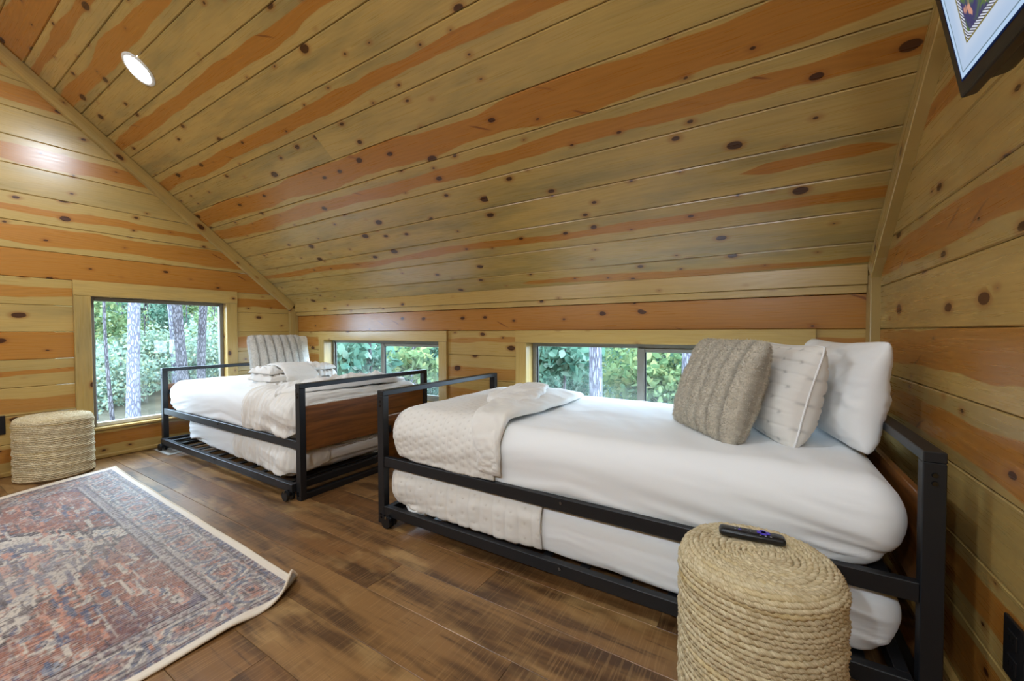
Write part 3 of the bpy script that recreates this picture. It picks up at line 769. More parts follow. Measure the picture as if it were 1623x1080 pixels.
MX2 = BED2[0]+.010
M2 = (MX2, BED2[1]+.505, .318)
mattress('mattress', MH, MR, .012, M2, 3, 'mattress in white fitted sheet on the near bed', 'mattresses in white fitted sheets')
M1X = BED1[0]-.002
mattress('mattress', MH, MR, .012, (M1X, BED1[1]+.505, .318), 13, 'mattress in white fitted sheet on the bed by the picture window', 'mattresses in white fitted sheets')
TH = (0.938, 0.436, 0.098); TR = (.07, .055, .075)
T2 = (BED2[0]+.000, BED2[1]+.468, .0895)
mattress('trundle_mattress', TH, TR, .004, T2, 23, 'lower white mattress on the trundle under the near bed', 'trundle mattresses')
T1 = (BED1[0]+.045, BED1[1]+.478, .0895); T1R = math.radians(-3.2)
mattress('trundle_mattress', (0.87, .42, .098), (.12, .07, .09), .004, T1, 33, 'lower white mattress slid back on the trundle under the far bed', 'trundle mattresses', T1R, 1.6)

def quilt(name, half, rv, crown, loc, seed, sgn, bx, label, group, off=.010, ridge=.035, dots=True, depth=.0032, b0=-.86, rz=0.0, cover_back=True, wr=1.0):
    """cover over the foot end (x = sgn*hx) up to x = bx(s); s runs 0..1 from the front lower edge over the top to the wall side"""
    half = np.array(half); hx, hy, hz = half
    L1, L2, L3 = hz*(1-b0), 2*hy, hz*1.6
    tot = L1+L2+L3; ns = int(tot/.0065); na = int(0.72/.0065)
    s = np.linspace(0, tot, ns)
    y = np.where(s < L1, -hy, np.where(s < L1+L2, -hy+(s-L1), hy)); z = np.where(s < L1, b0*hz+s, np.where(s < L1+L2, hz, hz-(s-L1-L2)))
    A = np.linspace(0, 1, na)
    bxs = np.array([bx(q/tot, yy, zz) for q, yy, zz in zip(s, y, z)])
    AA, S = np.meshgrid(A, s, indexing='ij')
    Xs = sgn*hx+(bxs[None, :]-sgn*hx)*AA
    Pm = np.stack([Xs, np.broadcast_to(y, AA.shape), np.broadcast_to(z, AA.shape)], -1)
    # collar down the foot end
    nc = 24; cols = []
    for q in range(nc, 0, -1):
        k = q/nc*.55
        cols.append(np.stack([np.full(ns, sgn*hx), y*(1-k), np.where(s < L1, z, hz-(2*hz*.9)*k*np.ones(ns)) if False else hz*(0)+z*(1-k)], -1))
    Pc = np.stack(cols, 0)
    P0 = np.concatenate([Pc, Pm], 0); n0 = P0.shape[0]
    Pf = P0.reshape(-1, 3)
    P, N = rbox(Pf, half, rv); P = soft_shape(P, N, half, crown, 3 if seed in (43,) else seed, .6)
    arc = np.concatenate([np.linspace(-.25, -.01, nc)[:, None]*np.ones((1, ns)), np.abs(Xs-sgn*hx)], 0).ravel()
    ss = np.broadcast_to(s, (n0, ns)).ravel()
    # puckered ridges across the length and a lattice of stitch dots
    jit = (fbm(ss*6, arc*20, seed+2, 2)-.5)*.016
    ph = (arc+jit)/ridge
    rd = np.abs(np.sin(math.pi*ph))**.6
    dsp = off+depth*(rd-.6)+(fbm(arc*40, ss*14, seed+7, 3)-.5)*.006*wr+(fbm(arc*7, ss*7, seed+8, 2)-.5)*.012*wr
    tint = np.ones((len(ss), 3))
    if dots:
        gx = (arc/ridge+.0) % 1.0-.5; gy = ((ss+.5*ridge*np.floor(arc/ridge))/(ridge*1.0)) % 1.0-.5
        r2 = (gx*ridge)**2+(gy*ridge)**2
        dip = np.exp(-r2/(2*.0055**2)); dsp -= .0030*dip
        dk = np.exp(-r2/(2*.0032**2)); tint *= (1-.26*dk)[:, None]*np.array([1, 1, 1])+np.array([0, -.03, -.08])*dk[:, None]
    groove = np.exp(-((np.abs((ph % 1.0))-.0)**2)/(2*.05**2)); tint *= (1-.06*groove)[:, None]
    P = P+N*dsp[:, None]; P[:, 2] += half[2]
    me = mesh(name, P, grid_faces(n0, ns), True); cattr(me, 'tint', tint)
    o = link(name, me, M['quilt']); o.location = loc; o.rotation_euler[2] = rz
    md = o.modifiers.new('thickness', 'SOLIDIFY'); md.thickness = -.008; md.offset = -1.0
    tag(o, label, 'quilt', group); return o

def fold(name, parent, path, halfw, height, seed, mat, top_z, nu=90, nv=46, tint=True, edge_pow=.5, crump=1.0):
    """puffy turned-back band lying along a path of surface points (x, y, z) with normals"""
    path = [(Vector(p), Vector(n).normalized()) for p, n in path]
    ts = np.linspace(0, len(path)-1, nu); V = []; T = []
    def cat(a, b, c, d, t):
        return 0.5*((2*b)+(c-a)*t+(2*a-5*b+4*c-d)*t*t+(-a+3*b-3*c+d)*t**3)
    n = len(path)
    C, NN, HW, HH = [], [], [], []
    for t in ts:
        i = min(int(t), n-2); f = t-i
        g = lambda k: path[max(0, min(n-1, k))]
        C.append(cat(g(i-1)[0], g(i)[0], g(i+1)[0], g(i+2)[0], f))
        NN.append(g(i)[1].lerp(g(i+1)[1], f).normalized())
        HW.append(halfw[i]*(1-f)+halfw[min(i+1, n-1)]*f); HH.append(height[i]*(1-f)+height[min(i+1, n-1)]*f)
    C = np.array([tuple(c) for c in C]); NN = np.array([tuple(c) for c in NN]); HW = np.array(HW)[:, None]; HH = np.array(HH)[:, None]
    D = np.gradient(C, axis=0); D /= np.linalg.norm(D, axis=1, keepdims=True); Wd = np.cross(D, NN); Wd /= np.linalg.norm(Wd, axis=1, keepdims=True)
    qq = np.arange(nu)[:, None]*np.ones((1, nv)); a = 2*math.pi*np.arange(nv)/nv; e = np.cos(a)[None, :]*np.ones((nu, 1)); hg = np.sin(a)[None, :]*np.ones((nu, 1))
    end = np.sqrt(np.maximum(0, 1-(2*qq/(nu-1)-1)**16))
    prof = np.abs(hg)**edge_pow*np.where(hg > 0, 1, -.25)
    wr = fbm(qq*.16+e*1.5, e*2.0+qq*.05, seed, 3)-.5; wr2 = fbm(qq*.5, e*1.2, seed+4, 2)-.5
    V = C[:, None]+Wd[:, None]*(e*HW*(1+.18*wr))[..., None]+NN[:, None]*(HH*end*prof*(1+.7*crump*wr)+(.012*wr2+.02*(crump-1)*(fbm(qq*.28+e*.8, e*3.5+qq*.11, seed+6, 3)-.5))*np.maximum(0, hg))[..., None]
    V = V.reshape(-1, 3)
    F = grid_faces(nu, nv)
    F += [(q*nv+nv-1, (q+1)*nv+nv-1, (q+1)*nv, q*nv) for q in range(nu-1)]
    F += [tuple(range(nv))[::-1], tuple((nu-1)*nv+j for j in range(nv))]
    me = mesh(name, V, F, True)
    cattr(me, 'tint', np.ones((len(V), 3)))
    bm = bmesh.new(); bm.from_mesh(me); bmesh.ops.recalc_face_normals(bm, faces=bm.faces); bm.to_mesh(me); bm.free()
    o = link(name, me, mat, parent); return o

zt = 2*MH[2]        # top of a mattress in its own frame (base at 0)
def bx2(t, y, z):
    return -.315+(.05 if y > -.3 else .0)*1.0-.04*smooth01(np.array(z), -.1, .1)
q2 = quilt('quilt', MH, MR, .012, M2, 43, -1, bx2, 'oatmeal stitched quilt turned back over the foot of the near bed', 'stitched quilts', off=.012)
Y0 = -MH[1]
fold('turned_edge', q2, [((-.325, Y0-.012, .045), (0, -1, 0)), ((-.325, Y0-.018, .10), (0, -1, .1)), ((-.345, Y0-.008, .185), (0, -.9, .45)), ((-.365, Y0+.055, zt+.022), (0, -.35, .9)), ((-.38, -.26, zt+.028), (0, 0, 1)), ((-.42, -.02, zt+.026), (0, 0, 1)), ((-.46, .24, zt+.02), (0, 0, 1)), ((-.47, .42, zt+.010), (0, .2, 1))],
     [.045, .05, .065, .085, .13, .20, .22, .18], [.012, .016, .022, .028, .034, .040, .040, .02], 5, M['quilt'], zt)
for hx_, hw_ in ((-.372, .016), (-.300, .018)):
    fold('hem', q2, [((hx_+.006, Y0-.014, .050), (0, -1, 0)), ((hx_+.004, Y0-.022, .10), (0, -1, .1)), ((hx_-.004, Y0-.016, .175), (0, -.9, .45)), ((hx_-.014, Y0+.035, zt+.018), (0, -.4, .9)), ((hx_-.02, Y0+.12, zt+.030), (0, 0, 1))], [hw_, hw_, hw_, hw_, hw_*.6], [.010, .012, .014, .014, .01], int(-hx_*1000), M['quilt'], zt, 50, 16)
fold('lining_flap', q2, [((-.34, -.24, zt+.045), (0, 0, 1)), ((-.47, -.06, zt+.050), (-.15, 0, 1)), ((-.56, .14, zt+.046), (-.2, 0, 1)), ((-.60, .36, zt+.020), (0, 0, 1))],
     [.04, .15, .17, .10], [.014, .034, .036, .014], 9, M['lining'], zt, crump=2.0)

def bx1(t, y, z):
    return .335-.10*smooth01(np.array(y), -.4, .4)*0
q1 = quilt('quilt', MH, MR, .012, (M1X, BED1[1]+.505, .318), 53, 1, bx1, 'rumpled oatmeal quilt folded over the foot of the far bed', 'stitched quilts', off=.016, wr=2.4, dots=False)
fold('turned_edge', q1, [((.56, Y0+.10, zt+.02), (0, -.2, 1)), ((.66, -.25, zt+.03), (0, 0, 1)), ((.72, 0.0, zt+.035), (0, 0, 1)), ((.74, .25, zt+.03), (0, 0, 1)), ((.72, .44, zt+.0), (0, .4, 1))],
     [.14, .15, .14, .13, .10], [.03, .045, .055, .06, .03], 15, M['lining'], zt, 120, 56, crump=1.7)
qt2 = quilt('quilt', TH, TR, .004, T2, 63, -1, lambda t, y, z: -.092, 'pale stitched quilt covering half of the lower mattress under the near bed', 'stitched quilts', off=.010, ridge=.062, depth=.006)
qt1 = quilt('quilt', (0.87, .42, .098), (.12, .07, .09), .004, T1, 73, 1, lambda t, y, z: .10, 'crumpled pale quilt on the lower mattress under the far bed', 'stitched quilts', off=.012, ridge=.04, dots=False, depth=.003, rz=T1R, wr=1.8)

# pillows -------------------------------------------------------------------
def pillow_mesh(name, w, h, th, ribs=0, ribdepth=.0, seed=0, pinch=.07, nS=90, wr=.006, fill=.42, tint=None, ridges_h=0, rnd=.05):
    s = np.linspace(-1, 1, nS); S, T = np.meshgrid(s, s, indexing='ij')
    def side(sg):
        x = w/2*S*(1-pinch*(1-T**2)*np.abs(S)**3); y = h/2*T*(1-pinch*(1-S**2)*np.abs(T)**3)
        x = x*(1-rnd*np.abs(T)**8); y = y*(1-rnd*np.abs(S)**8)
        base = np.clip((1-S**2)*(1-T**2), 0, 1)
        z = th/2*base**fill*(1-.15*T)
        n = (fbm(S*2.2+5, T*2.2, seed+sg, 3)-.5)*wr*4*base**.3+(fbm(S*7+T*3, T*7, seed+3+sg, 2)-.5)*wr*base**.2
        edge = (np.abs(S) > .7)*(np.abs(S)-.7)+(np.abs(T) > .7)*(np.abs(T)-.7)
        n = n+np.sin(np.arctan2(T, S)*26+fbm(S*3, T*3, seed, 2)*6)*wr*.45*edge*base**.3*2
        if ribs:
            n = n+ribdepth*(np.abs(np.sin(math.pi*(S*.5+.5)*ribs+.25*(fbm(S*2, T*2, seed+1, 2)-.5)))**.45-.6)*base**.12
        if ridges_h:
            n = n-.006*np.exp(-(((T*.5+.5)*ridges_h+.25*(fbm(S*3, T*5, seed+4, 2)-.5)) % 1.0-.5)**2/(2*.06**2))*base**.2
        return np.stack([x, y, (z+n*(base > 1e-6))*sg+0*x], -1)
    A, B = side(1).reshape(-1, 3), side(-1).reshape(-1, 3)
    V = np.concatenate([A, B]); V[:, 1] += h/2
    F = grid_faces(nS, nS)+[q[::-1] for q in grid_faces(nS, nS, nS*nS)]
    me = mesh(name, V, F, True)
    SS = np.concatenate([S.ravel(), S.ravel()]); TT = np.concatenate([T.ravel(), T.ravel()])
    tn = np.ones((len(V), 3))
    if ribs:
        g = np.abs(np.sin(math.pi*(SS*.5+.5)*ribs)); tn *= (.55+.45*np.clip(g*1.6, 0, 1))[:, None]
        tn *= (.70+.5*fbm(SS*40, TT*40, seed+8, 3))[:, None]
    if ridges_h:
        gx = ((SS*.5+.5)*6.5+.5*np.floor((TT*.5+.5)*ridges_h)) % 1.0-.5; gy = ((TT*.5+.5)*ridges_h) % 1.0-.5
        dk = np.exp(-((gx/6.5*w)**2+(gy/ridges_h*h)**2)/(2*.004**2)); tn = tn*(1-.4*dk)[:, None]
    cattr(me, 'tint', tn)
    bm = bmesh.new(); bm.from_mesh(me); bmesh.ops.remove_doubles(bm, verts=bm.verts, dist=1e-5); bmesh.ops.recalc_face_normals(bm, faces=bm.faces); bm.to_mesh(me); bm.free(); me.update()
    me.polygons.foreach_set('use_smooth', [True]*len(me.polygons))
    return me
def frame(o, O, a, b):
    a = Vector(a).normalized(); b = Vector(b); b = (b-a*b.dot(a)).normalized(); n = a.cross(b)
    m = Matrix.Identity(4)
    for i in range(3): m[i][0] = a[i]; m[i][1] = b[i]; m[i][2] = n[i]; m[i][3] = O[i]
    o.matrix_world = m
def pile(me, count, length, width, seed, w_=.435, ribs=7):
    """short fur strands standing on a pillow mesh"""
    rng = np.random.default_rng(seed)
    nv = len(me.vertices); co = np.empty(nv*3); me.vertices.foreach_get('co', co); co = co.reshape(-1, 3)
    no = np.empty(nv*3); me.vertices.foreach_get('normal', no); no = no.reshape(-1, 3)
    if (no[:, 2]*co[:, 2]).sum() < 0: no = -no
    pi = rng.integers(0, len(me.polygons), count)
    pv = np.array([list(me.polygons[i].vertices)[:3] for i in pi])
    w = rng.dirichlet((1, 1, 1), count)
    P = (co[pv]*w[:, :, None]).sum(1); N = no[pv[:, 0]]
    dirn = N+rng.normal(0, .55, (count, 3)); dirn[:, 1] -= .35; dirn /= np.linalg.norm(dirn, axis=1, keepdims=True)
    tw = np.cross(dirn, rng.normal(0, 1, (count, 3))); tw /= np.linalg.norm(tw, axis=1, keepdims=True)
    gr = np.clip(1.5*np.abs(np.sin(math.pi*(P[:, :1]/w_+.5)*ribs)), 0, 1)
    ln = length*(.6+.6*rng.random((count, 1)))*(.45+.55*gr)
    V = np.stack([P-tw*width, P+tw*width, P+dirn*ln], 1).reshape(-1, 3)
    F = np.arange(count*3).reshape(-1, 3)
    me2 = bpy.data.meshes.new('fur_pile'); me2.from_pydata(V.tolist(), [], F.tolist()); me2.update()
    t = (.62+.60*rng.random((count, 1))**.7)*(.60+.40*gr)*np.ones((1, 3)); cattr(me2, 'tint', np.repeat(t, 3, 0))
    return me2
fur_me = pillow_mesh('fur_pillow', .430, .390, .15, 7, .018, 3, .04, 110, rnd=.07)
fur_pile = pile(fur_me, 40000, .0090, .0008, 5)
def fur_pillow(O, a, b, mat, label):
    o = link('fur_pillow', fur_me.copy(), None); o.data.materials.clear(); o.data.materials.append(mat); frame(o, O, a, b)
    p = link('fur_pile', fur_pile.copy(), None, o); p.data.materials.append(mat); p['kind'] = 'stuff'
    tag(o, label, 'pillow', 'channelled fur pillows'); return o
def piping(o, w, h, pinch, mat):
    n = 200; pts = []
    for i in range(n):
        t = i/n*4; k = int(t); f = 2*(t-k)-1
        S, T = [(f, -1), (1, f), (-f, 1), (-1, -f)][k]
        pts.append(Vector((w/2*S*(1-pinch*(1-T**2)*abs(S)**3)*(1-.05*abs(T)**8), h/2*T*(1-pinch*(1-S**2)*abs(T)**3)*(1-.05*abs(S)**8)+h/2, 0)))
    V = []; K = 6
    for i in range(n):
        d = (pts[(i+1) % n]-pts[i-1]).normalized(); w_ = d.cross(Vector((0, 0, 1))).normalized()
        for j in range(K): V.append(pts[i]+(w_*math.cos(2*math.pi*j/K)+Vector((0, 0, 1))*math.sin(2*math.pi*j/K))*.0035)
    F = [(i*K+j, ((i+1) % n)*K+j, ((i+1) % n)*K+(j+1) % K, i*K+(j+1) % K) for i in range(n) for j in range(K)]
    return link('piping', mesh('piping', V, F, True), mat, o)
PZ = .318+zt+.004
fur_pillow((-.185, 1.690, PZ-.012), (-.59, .807, 0), (.27, .17, .95), M['fur'], 'beige channelled fur pillow at the front of the near bed pillows')
me = pillow_mesh('quilted_pillow', .48, .365, .20, 0, 0, 21, .06, 100, ridges_h=8)
o = link('quilted_pillow', me, M['quilt']); frame(o, (.016, 1.810, PZ-.012), (-.35, .937, 0), (.24, .08, .96)); tag(o, 'white stitched pillow between the fur pillow and the plain pillow on the near bed', 'pillow'); piping(o, .48, .365, .06, M['pillowcase'])
me = pillow_mesh('bed_pillow', .62, .375, .18, 0, 0, 31, .10, 100, wr=.010)
o = link('bed_pillow', me, M['pillowcase']); frame(o, (.222, 1.935, PZ-.012), (-.24, .97, 0), (.13, .04, .98)); tag(o, 'plain white pillow against the headboard of the near bed', 'pillow')
# far bed pillows
fur_pillow((-3.44, 1.84, PZ-.004), (.10, -1, 0)[:] and (.12, .99, 0), (-.30, .0, .95), M['fur_grey'], 'pale channelled fur pillow standing on the far bed')
me = pillow_mesh('quilted_pillow', .46, .37, .15, 0, 0, 41, .06, 90, ridges_h=8)
o = link('quilted_pillow', me, M['quilt']); frame(o, (-3.60, 1.98, PZ-.004), (.10, .99, 0), (-.25, 0, .96)); tag(o, 'white stitched pillow behind the pale fur pillow on the far bed', 'pillow'); piping(o, .46, .37, .06, M['pillowcase'])
# folded throw: stacked folds of one blanket with a band across
th = empty('folded_throw', (-3.00, 1.72, PZ)); th.rotation_euler[2] = math.radians(8); tag(th, 'crumpled white throw folded on the far bed before the fur pillow', 'blanket')
for i, (z, hh, wx, sd) in enumerate(((.0, .042, .17, 61), (.050, .046, .155, 67), (.100, .036, .14, 69))):
    fold('folded_layer', th, [((0, -.29, z+.004), (0, 0, 1)), ((.01, -.14, z+.006), (0, 0, 1)), ((0, .0, z+.006), (0, 0, 1)), ((-.01, .15, z+.004), (0, 0, 1)), ((0, .28, z), (0, 0, 1))], [wx*.9, wx, wx, wx, wx*.85], [hh]*5, sd, M['lining'], 0, 110, 56, edge_pow=.4, crump=1.9)
fold('folded_layer', th, [((.195, -.10, .004), (1, 0, .2)), ((.19, -.095, .08), (1, 0, .4)), ((.10, -.09, .145), (.2, 0, 1)), ((-.06, -.08, .150), (0, 0, 1))], [.13, .13, .12, .10], [.012, .016, .016, .012], 71, M['lining'], 0, 60, 30, crump=1.4)

# ------------------------------------------------------------------ poufs
def make_pouf(R=.173, H=.42, rr=.0070):
    r = empty('seagrass_pouf')
    # core
    K = 48; prof = [(R-rr*1.3, .004), (R-rr*1.3, H-.04), (R-.045, H-rr*1.3), (.0, H-rr*1.3)]
    V = []; F = []
    for pr, pz in prof[:-1]:
        for i in range(K): V.append((pr*math.cos(2*math.pi*i/K), pr*math.sin(2*math.pi*i/K), pz))
    V.append((0, 0, H-rr*1.3))
    for q in range(2):
        for i in range(K): F.append((q*K+i, q*K+(i+1) % K, (q+1)*K+(i+1) % K, (q+1)*K+i))
    for i in range(K): F.append((2*K+i, 2*K+(i+1) % K, 3*K))
    F.append(tuple(range(K))[::-1])
    me = mesh('core', V, F, True); vattr(me, 'bc', [(0, 0, 0)]*len(V)); link('core', me, M['rope'], r)
    # one rope coiled up the side, over the shoulder and in a spiral to the centre
    pitch = rr*1.72; pts = []
    side_len = H-.045; total_s = side_len+.045*math.pi/2+(R-.045)
    turns = total_s/pitch; n = int(turns*150)
    for i in range(n):
        t = i/(n-1)*turns; s = t*pitch
        if s < side_len: rad, z, nr, nz = R, s+rr, 1.0, 0.0
        elif s < side_len+.045*math.pi/2:
            a = (s-side_len)/.045; rad = R-.045+.045*math.cos(a); z = rr+side_len+(.045-rr)*math.sin(a); nr, nz = math.cos(a), math.sin(a)
        else:
            rad = max(R-.045-(s-side_len-.045*math.pi/2), .001); z = H; nr, nz = 0.0, 1.0
        a = 2*math.pi*t
        z += .0015*math.sin(a*3+t*.7); rad += .0018*math.sin(a*2+t*1.3)
        pts.append((rad*math.cos(a), rad*math.sin(a), z-nz*rr, nr*math.cos(a), nr*math.sin(a), nz, t, rad))
    P = np.array(pts); C = P[:, :3]-0*P[:, 3:6]; Nn = P[:, 3:6]; C[:, :2] -= P[:, 3:5]*rr
    D = np.gradient(P[:, :3], axis=0); D /= np.linalg.norm(D, axis=1, keepdims=True)
    Bn = np.cross(D, Nn); Bn /= np.maximum(np.linalg.norm(Bn, axis=1, keepdims=True), 1e-9)
    seg = np.linalg.norm(np.diff(P[:, :3], axis=0), axis=1); ln = np.concatenate([[0], np.cumsum(seg)])
    K = 9; V = []; bc = []
    ph = ln/.018*2*math.pi*.5
    for j in range(K):
        a = 2*math.pi*j/K
        rad = rr*(1+.30*np.cos(2*(a-ph)))*(1+.10*np.sin(ln*37)+.06*np.sin(ln*91))
        V.append(C+Nn*(rad*math.cos(a))[:, None]+Bn*(rad*math.sin(a))[:, None])
        bc.append(np.stack([ln, np.cos(a-ph), P[:, 6]], 1))
    V = np.stack(V, 1).reshape(-1, 3); bc = np.stack(bc, 1).reshape(-1, 3)
    idx = np.arange(n*K).reshape(n, K); nx = np.roll(idx, -1, 1)
    F = np.stack([idx[:-1], idx[1:], nx[1:], nx[:-1]], -1).reshape(-1, 4)
    me = bpy.data.meshes.new('rope_coil'); me.from_pydata(V.tolist(), [], F.tolist()); me.update()
    me.polygons.foreach_set('use_smooth', [True]*len(me.polygons)); vattr(me, 'bc', bc)
    link('rope_coil', me, M['rope'], r)
    return r
PF = (0.0, 1.120)
pouf = make_pouf(); pouf.location = (*PF, 0); tag(pouf, 'woven seagrass pouf holding the remote in front of the near bed', 'pouf', 'woven seagrass poufs')
pouf1 = copy_tree(pouf); pouf1.location = (-4.005, .655, 0); pouf1.rotation_euler[2] = 1.1; pouf1.scale = (1.06, 1.06, .965); tag(pouf1, 'woven seagrass pouf under the picture window beside the rug', 'pouf', 'woven seagrass poufs')

# ------------------------------------------------------------------ remote control
rm = empty('remote_control', (-.012, 1.170, .4235)); rm.rotation_euler[2] = math.radians(6); tag(rm, 'black remote with purple direction pad lying on the near pouf', 'remote')
bm = bevel_box((-.0725, -.019, 0), (.0725, .019, .019), .009, 4); done(bm, 'body', M['plastic'], rm, True)
zt_ = .0185
bm = bmesh.new(); 
for lo, hi in (((.012, -.0065, zt_), (.040, .0065, zt_+.003)), ((.0195, -.012, zt_), (.0325, .012, zt_+.003))):
    b2 = bevel_box(lo, hi, .0012); me_ = bpy.data.meshes.new('t'); b2.to_mesh(me_); b2.free(); bm.from_mesh(me_); bpy.data.meshes.remove(me_)
done(bm, 'direction_pad', M['purple'], rm)
for x, y, mt in ((-.036, .008, 'white_print'), (-.036, -.003, 'white_print'), (-.026, .009, 'white_print'), (-.026, -.002, 'purple'), (-.012, .007, 'plastic_grey'), (-.012, -.003, 'plastic_grey'), (-.002, .007, 'plastic_grey'), (-.002, -.003, 'white_print'), (.052, -.002, 'plastic_grey'), (.018, -.0155, 'white_print'), (.029, -.0155, 'white_print'), (.040, -.0155, 'white_print')):
    sx = .0035 if mt != 'white_print' or y > -.01 else .0014
    o = box('button', (x-sx, y-.0026, zt_-.0004), (x+sx, y+.0026, zt_+.0012), M['plastic'] if mt == 'white_print' else M[mt], rm, .0006)
    if mt == 'white_print': box('button_mark', (x-.0018, y-.0012, zt_+.0011), (x+.0018, y+.0012, zt_+.0015), M['white_print'], o, 0)
box('infrared_window', (-.0728, -.006, .006), (-.0715, .006, .013), M['plastic_grey'], rm, .0004)

# ------------------------------------------------------------------ television
TVT = math.radians(10.7)
tv = empty('television', (.300, 1.030, 1.359)); tag(tv, 'wall-mounted television showing a white framed picture, tilted down', 'television')
# local: x = depth towards the wall, y = along the width (towards -Y of the room), z = up the screen
tv.rotation_euler = (0, 0, 0)
mt = Matrix.Identity(4)
ex = Vector((math.cos(TVT), 0, math.sin(TVT))); ez = Vector((-math.sin(TVT), 0, math.cos(TVT))); ey = ez.cross(ex)
for i in range(3): mt[i][0] = ex[i]; mt[i][1] = ey[i]; mt[i][2] = ez[i]
mt[0][3], mt[1][3], mt[2][3] = .300, 1.030, 1.359
tv.matrix_world = mt
TW, THt = .97, .56
box('bezel', (0, -TW, 0), (.022, 0, THt), M['plastic'], tv, .004, 2)
bm = bevel_box((.020, -TW+.06, .010), (.062, -.012, .36), .012, 2); done(bm, 'rear_housing', M['plastic'], tv)
box('port_recess', (.030, -.36, .006), (.052, -.15, .0105), M['dark'], tv, .001)
v = [(-.001, -.022, .022), (-.001, -TW+.022, .022), (-.001, -TW+.022, THt-.022), (-.001, -.022, THt-.022)]
v2 = [(.001, *q[1:]) for q in v]
me = mesh('screen', v+v2, [(0, 3, 2, 1), (4, 5, 6, 7), (0, 1, 5, 4), (1, 2, 6, 5), (2, 3, 7, 6), (3, 0, 4, 7)]); vattr(me, 'bc', [(-q[1]-.022, q[2]-.022, 0) for q in v+v2]); link('screen', me, M['screen'], tv)
if me.polygons[0].normal.x > 0: me.flip_normals()
bm = bevel_box((.055, -TW*.5-.15, .14), (.085, -TW*.5+.15, .34), .004); done(bm, 'wall_bracket', M['metal'], tv)

# ------------------------------------------------------------------ outlets and floor vent
def outlet(loc, nx, label):
    r = empty('power_outlet', loc); tag(r, label, 'outlet', 'black wall outlets')
    s = nx
    bm = bevel_box((min(0, s*.007), -.040, -.062), (max(0, s*.007), .040, .062), .003, 2); done(bm, 'cover_plate', M['plastic'], r)
    for z in (-.026, .026):
        o = done(bevel_box((min(s*.006, s*.0095), -.018, z-.016), (max(s*.006, s*.0095), .018, z+.016), .002), 'receptacle', M['plastic'], r)
        for y in (-.007, .007): box('slot', (min(s*.0093, s*.0099), y-.0012, z-.005), (max(s*.0093, s*.0099), y+.0012, z+.005), M['dark'], o, 0)
    return r
outlet((XR, 1.220, .290), -1, 'black power outlet low on the wall beside the near bed')
outlet((XL, .435, .346), 1, 'black power outlet on the wall beside the far pouf')
vt = empty('floor_register', (-4.02, 1.288, 0)); tag(vt, 'metal slotted floor vent under the far bed corner', 'vent')
for lo, hi in (((-.15, -.075, 0), (.15, -.052, .005)), ((-.15, .052, 0), (.15, .075, .005)), ((-.15, -.052, 0), (-.125, .052, .005)), ((.125, -.052, 0), (.15, .052, .005))): box('vent_frame', lo, hi, M['vent'], vt, .0015)
box('vent_well', (-.125, -.052, .0002), (.125, .052, .001), M['dark'], vt, 0)
for i in range(14):
    x = -.115+i*.0177; box('louver', (x-.0035, -.052, .001), (x+.0035, .052, .0042), M['vent'], vt, .001)
box('louver_bar', (-.125, -.004, .001), (.125, .004, .0046), M['vent'], vt, .001)

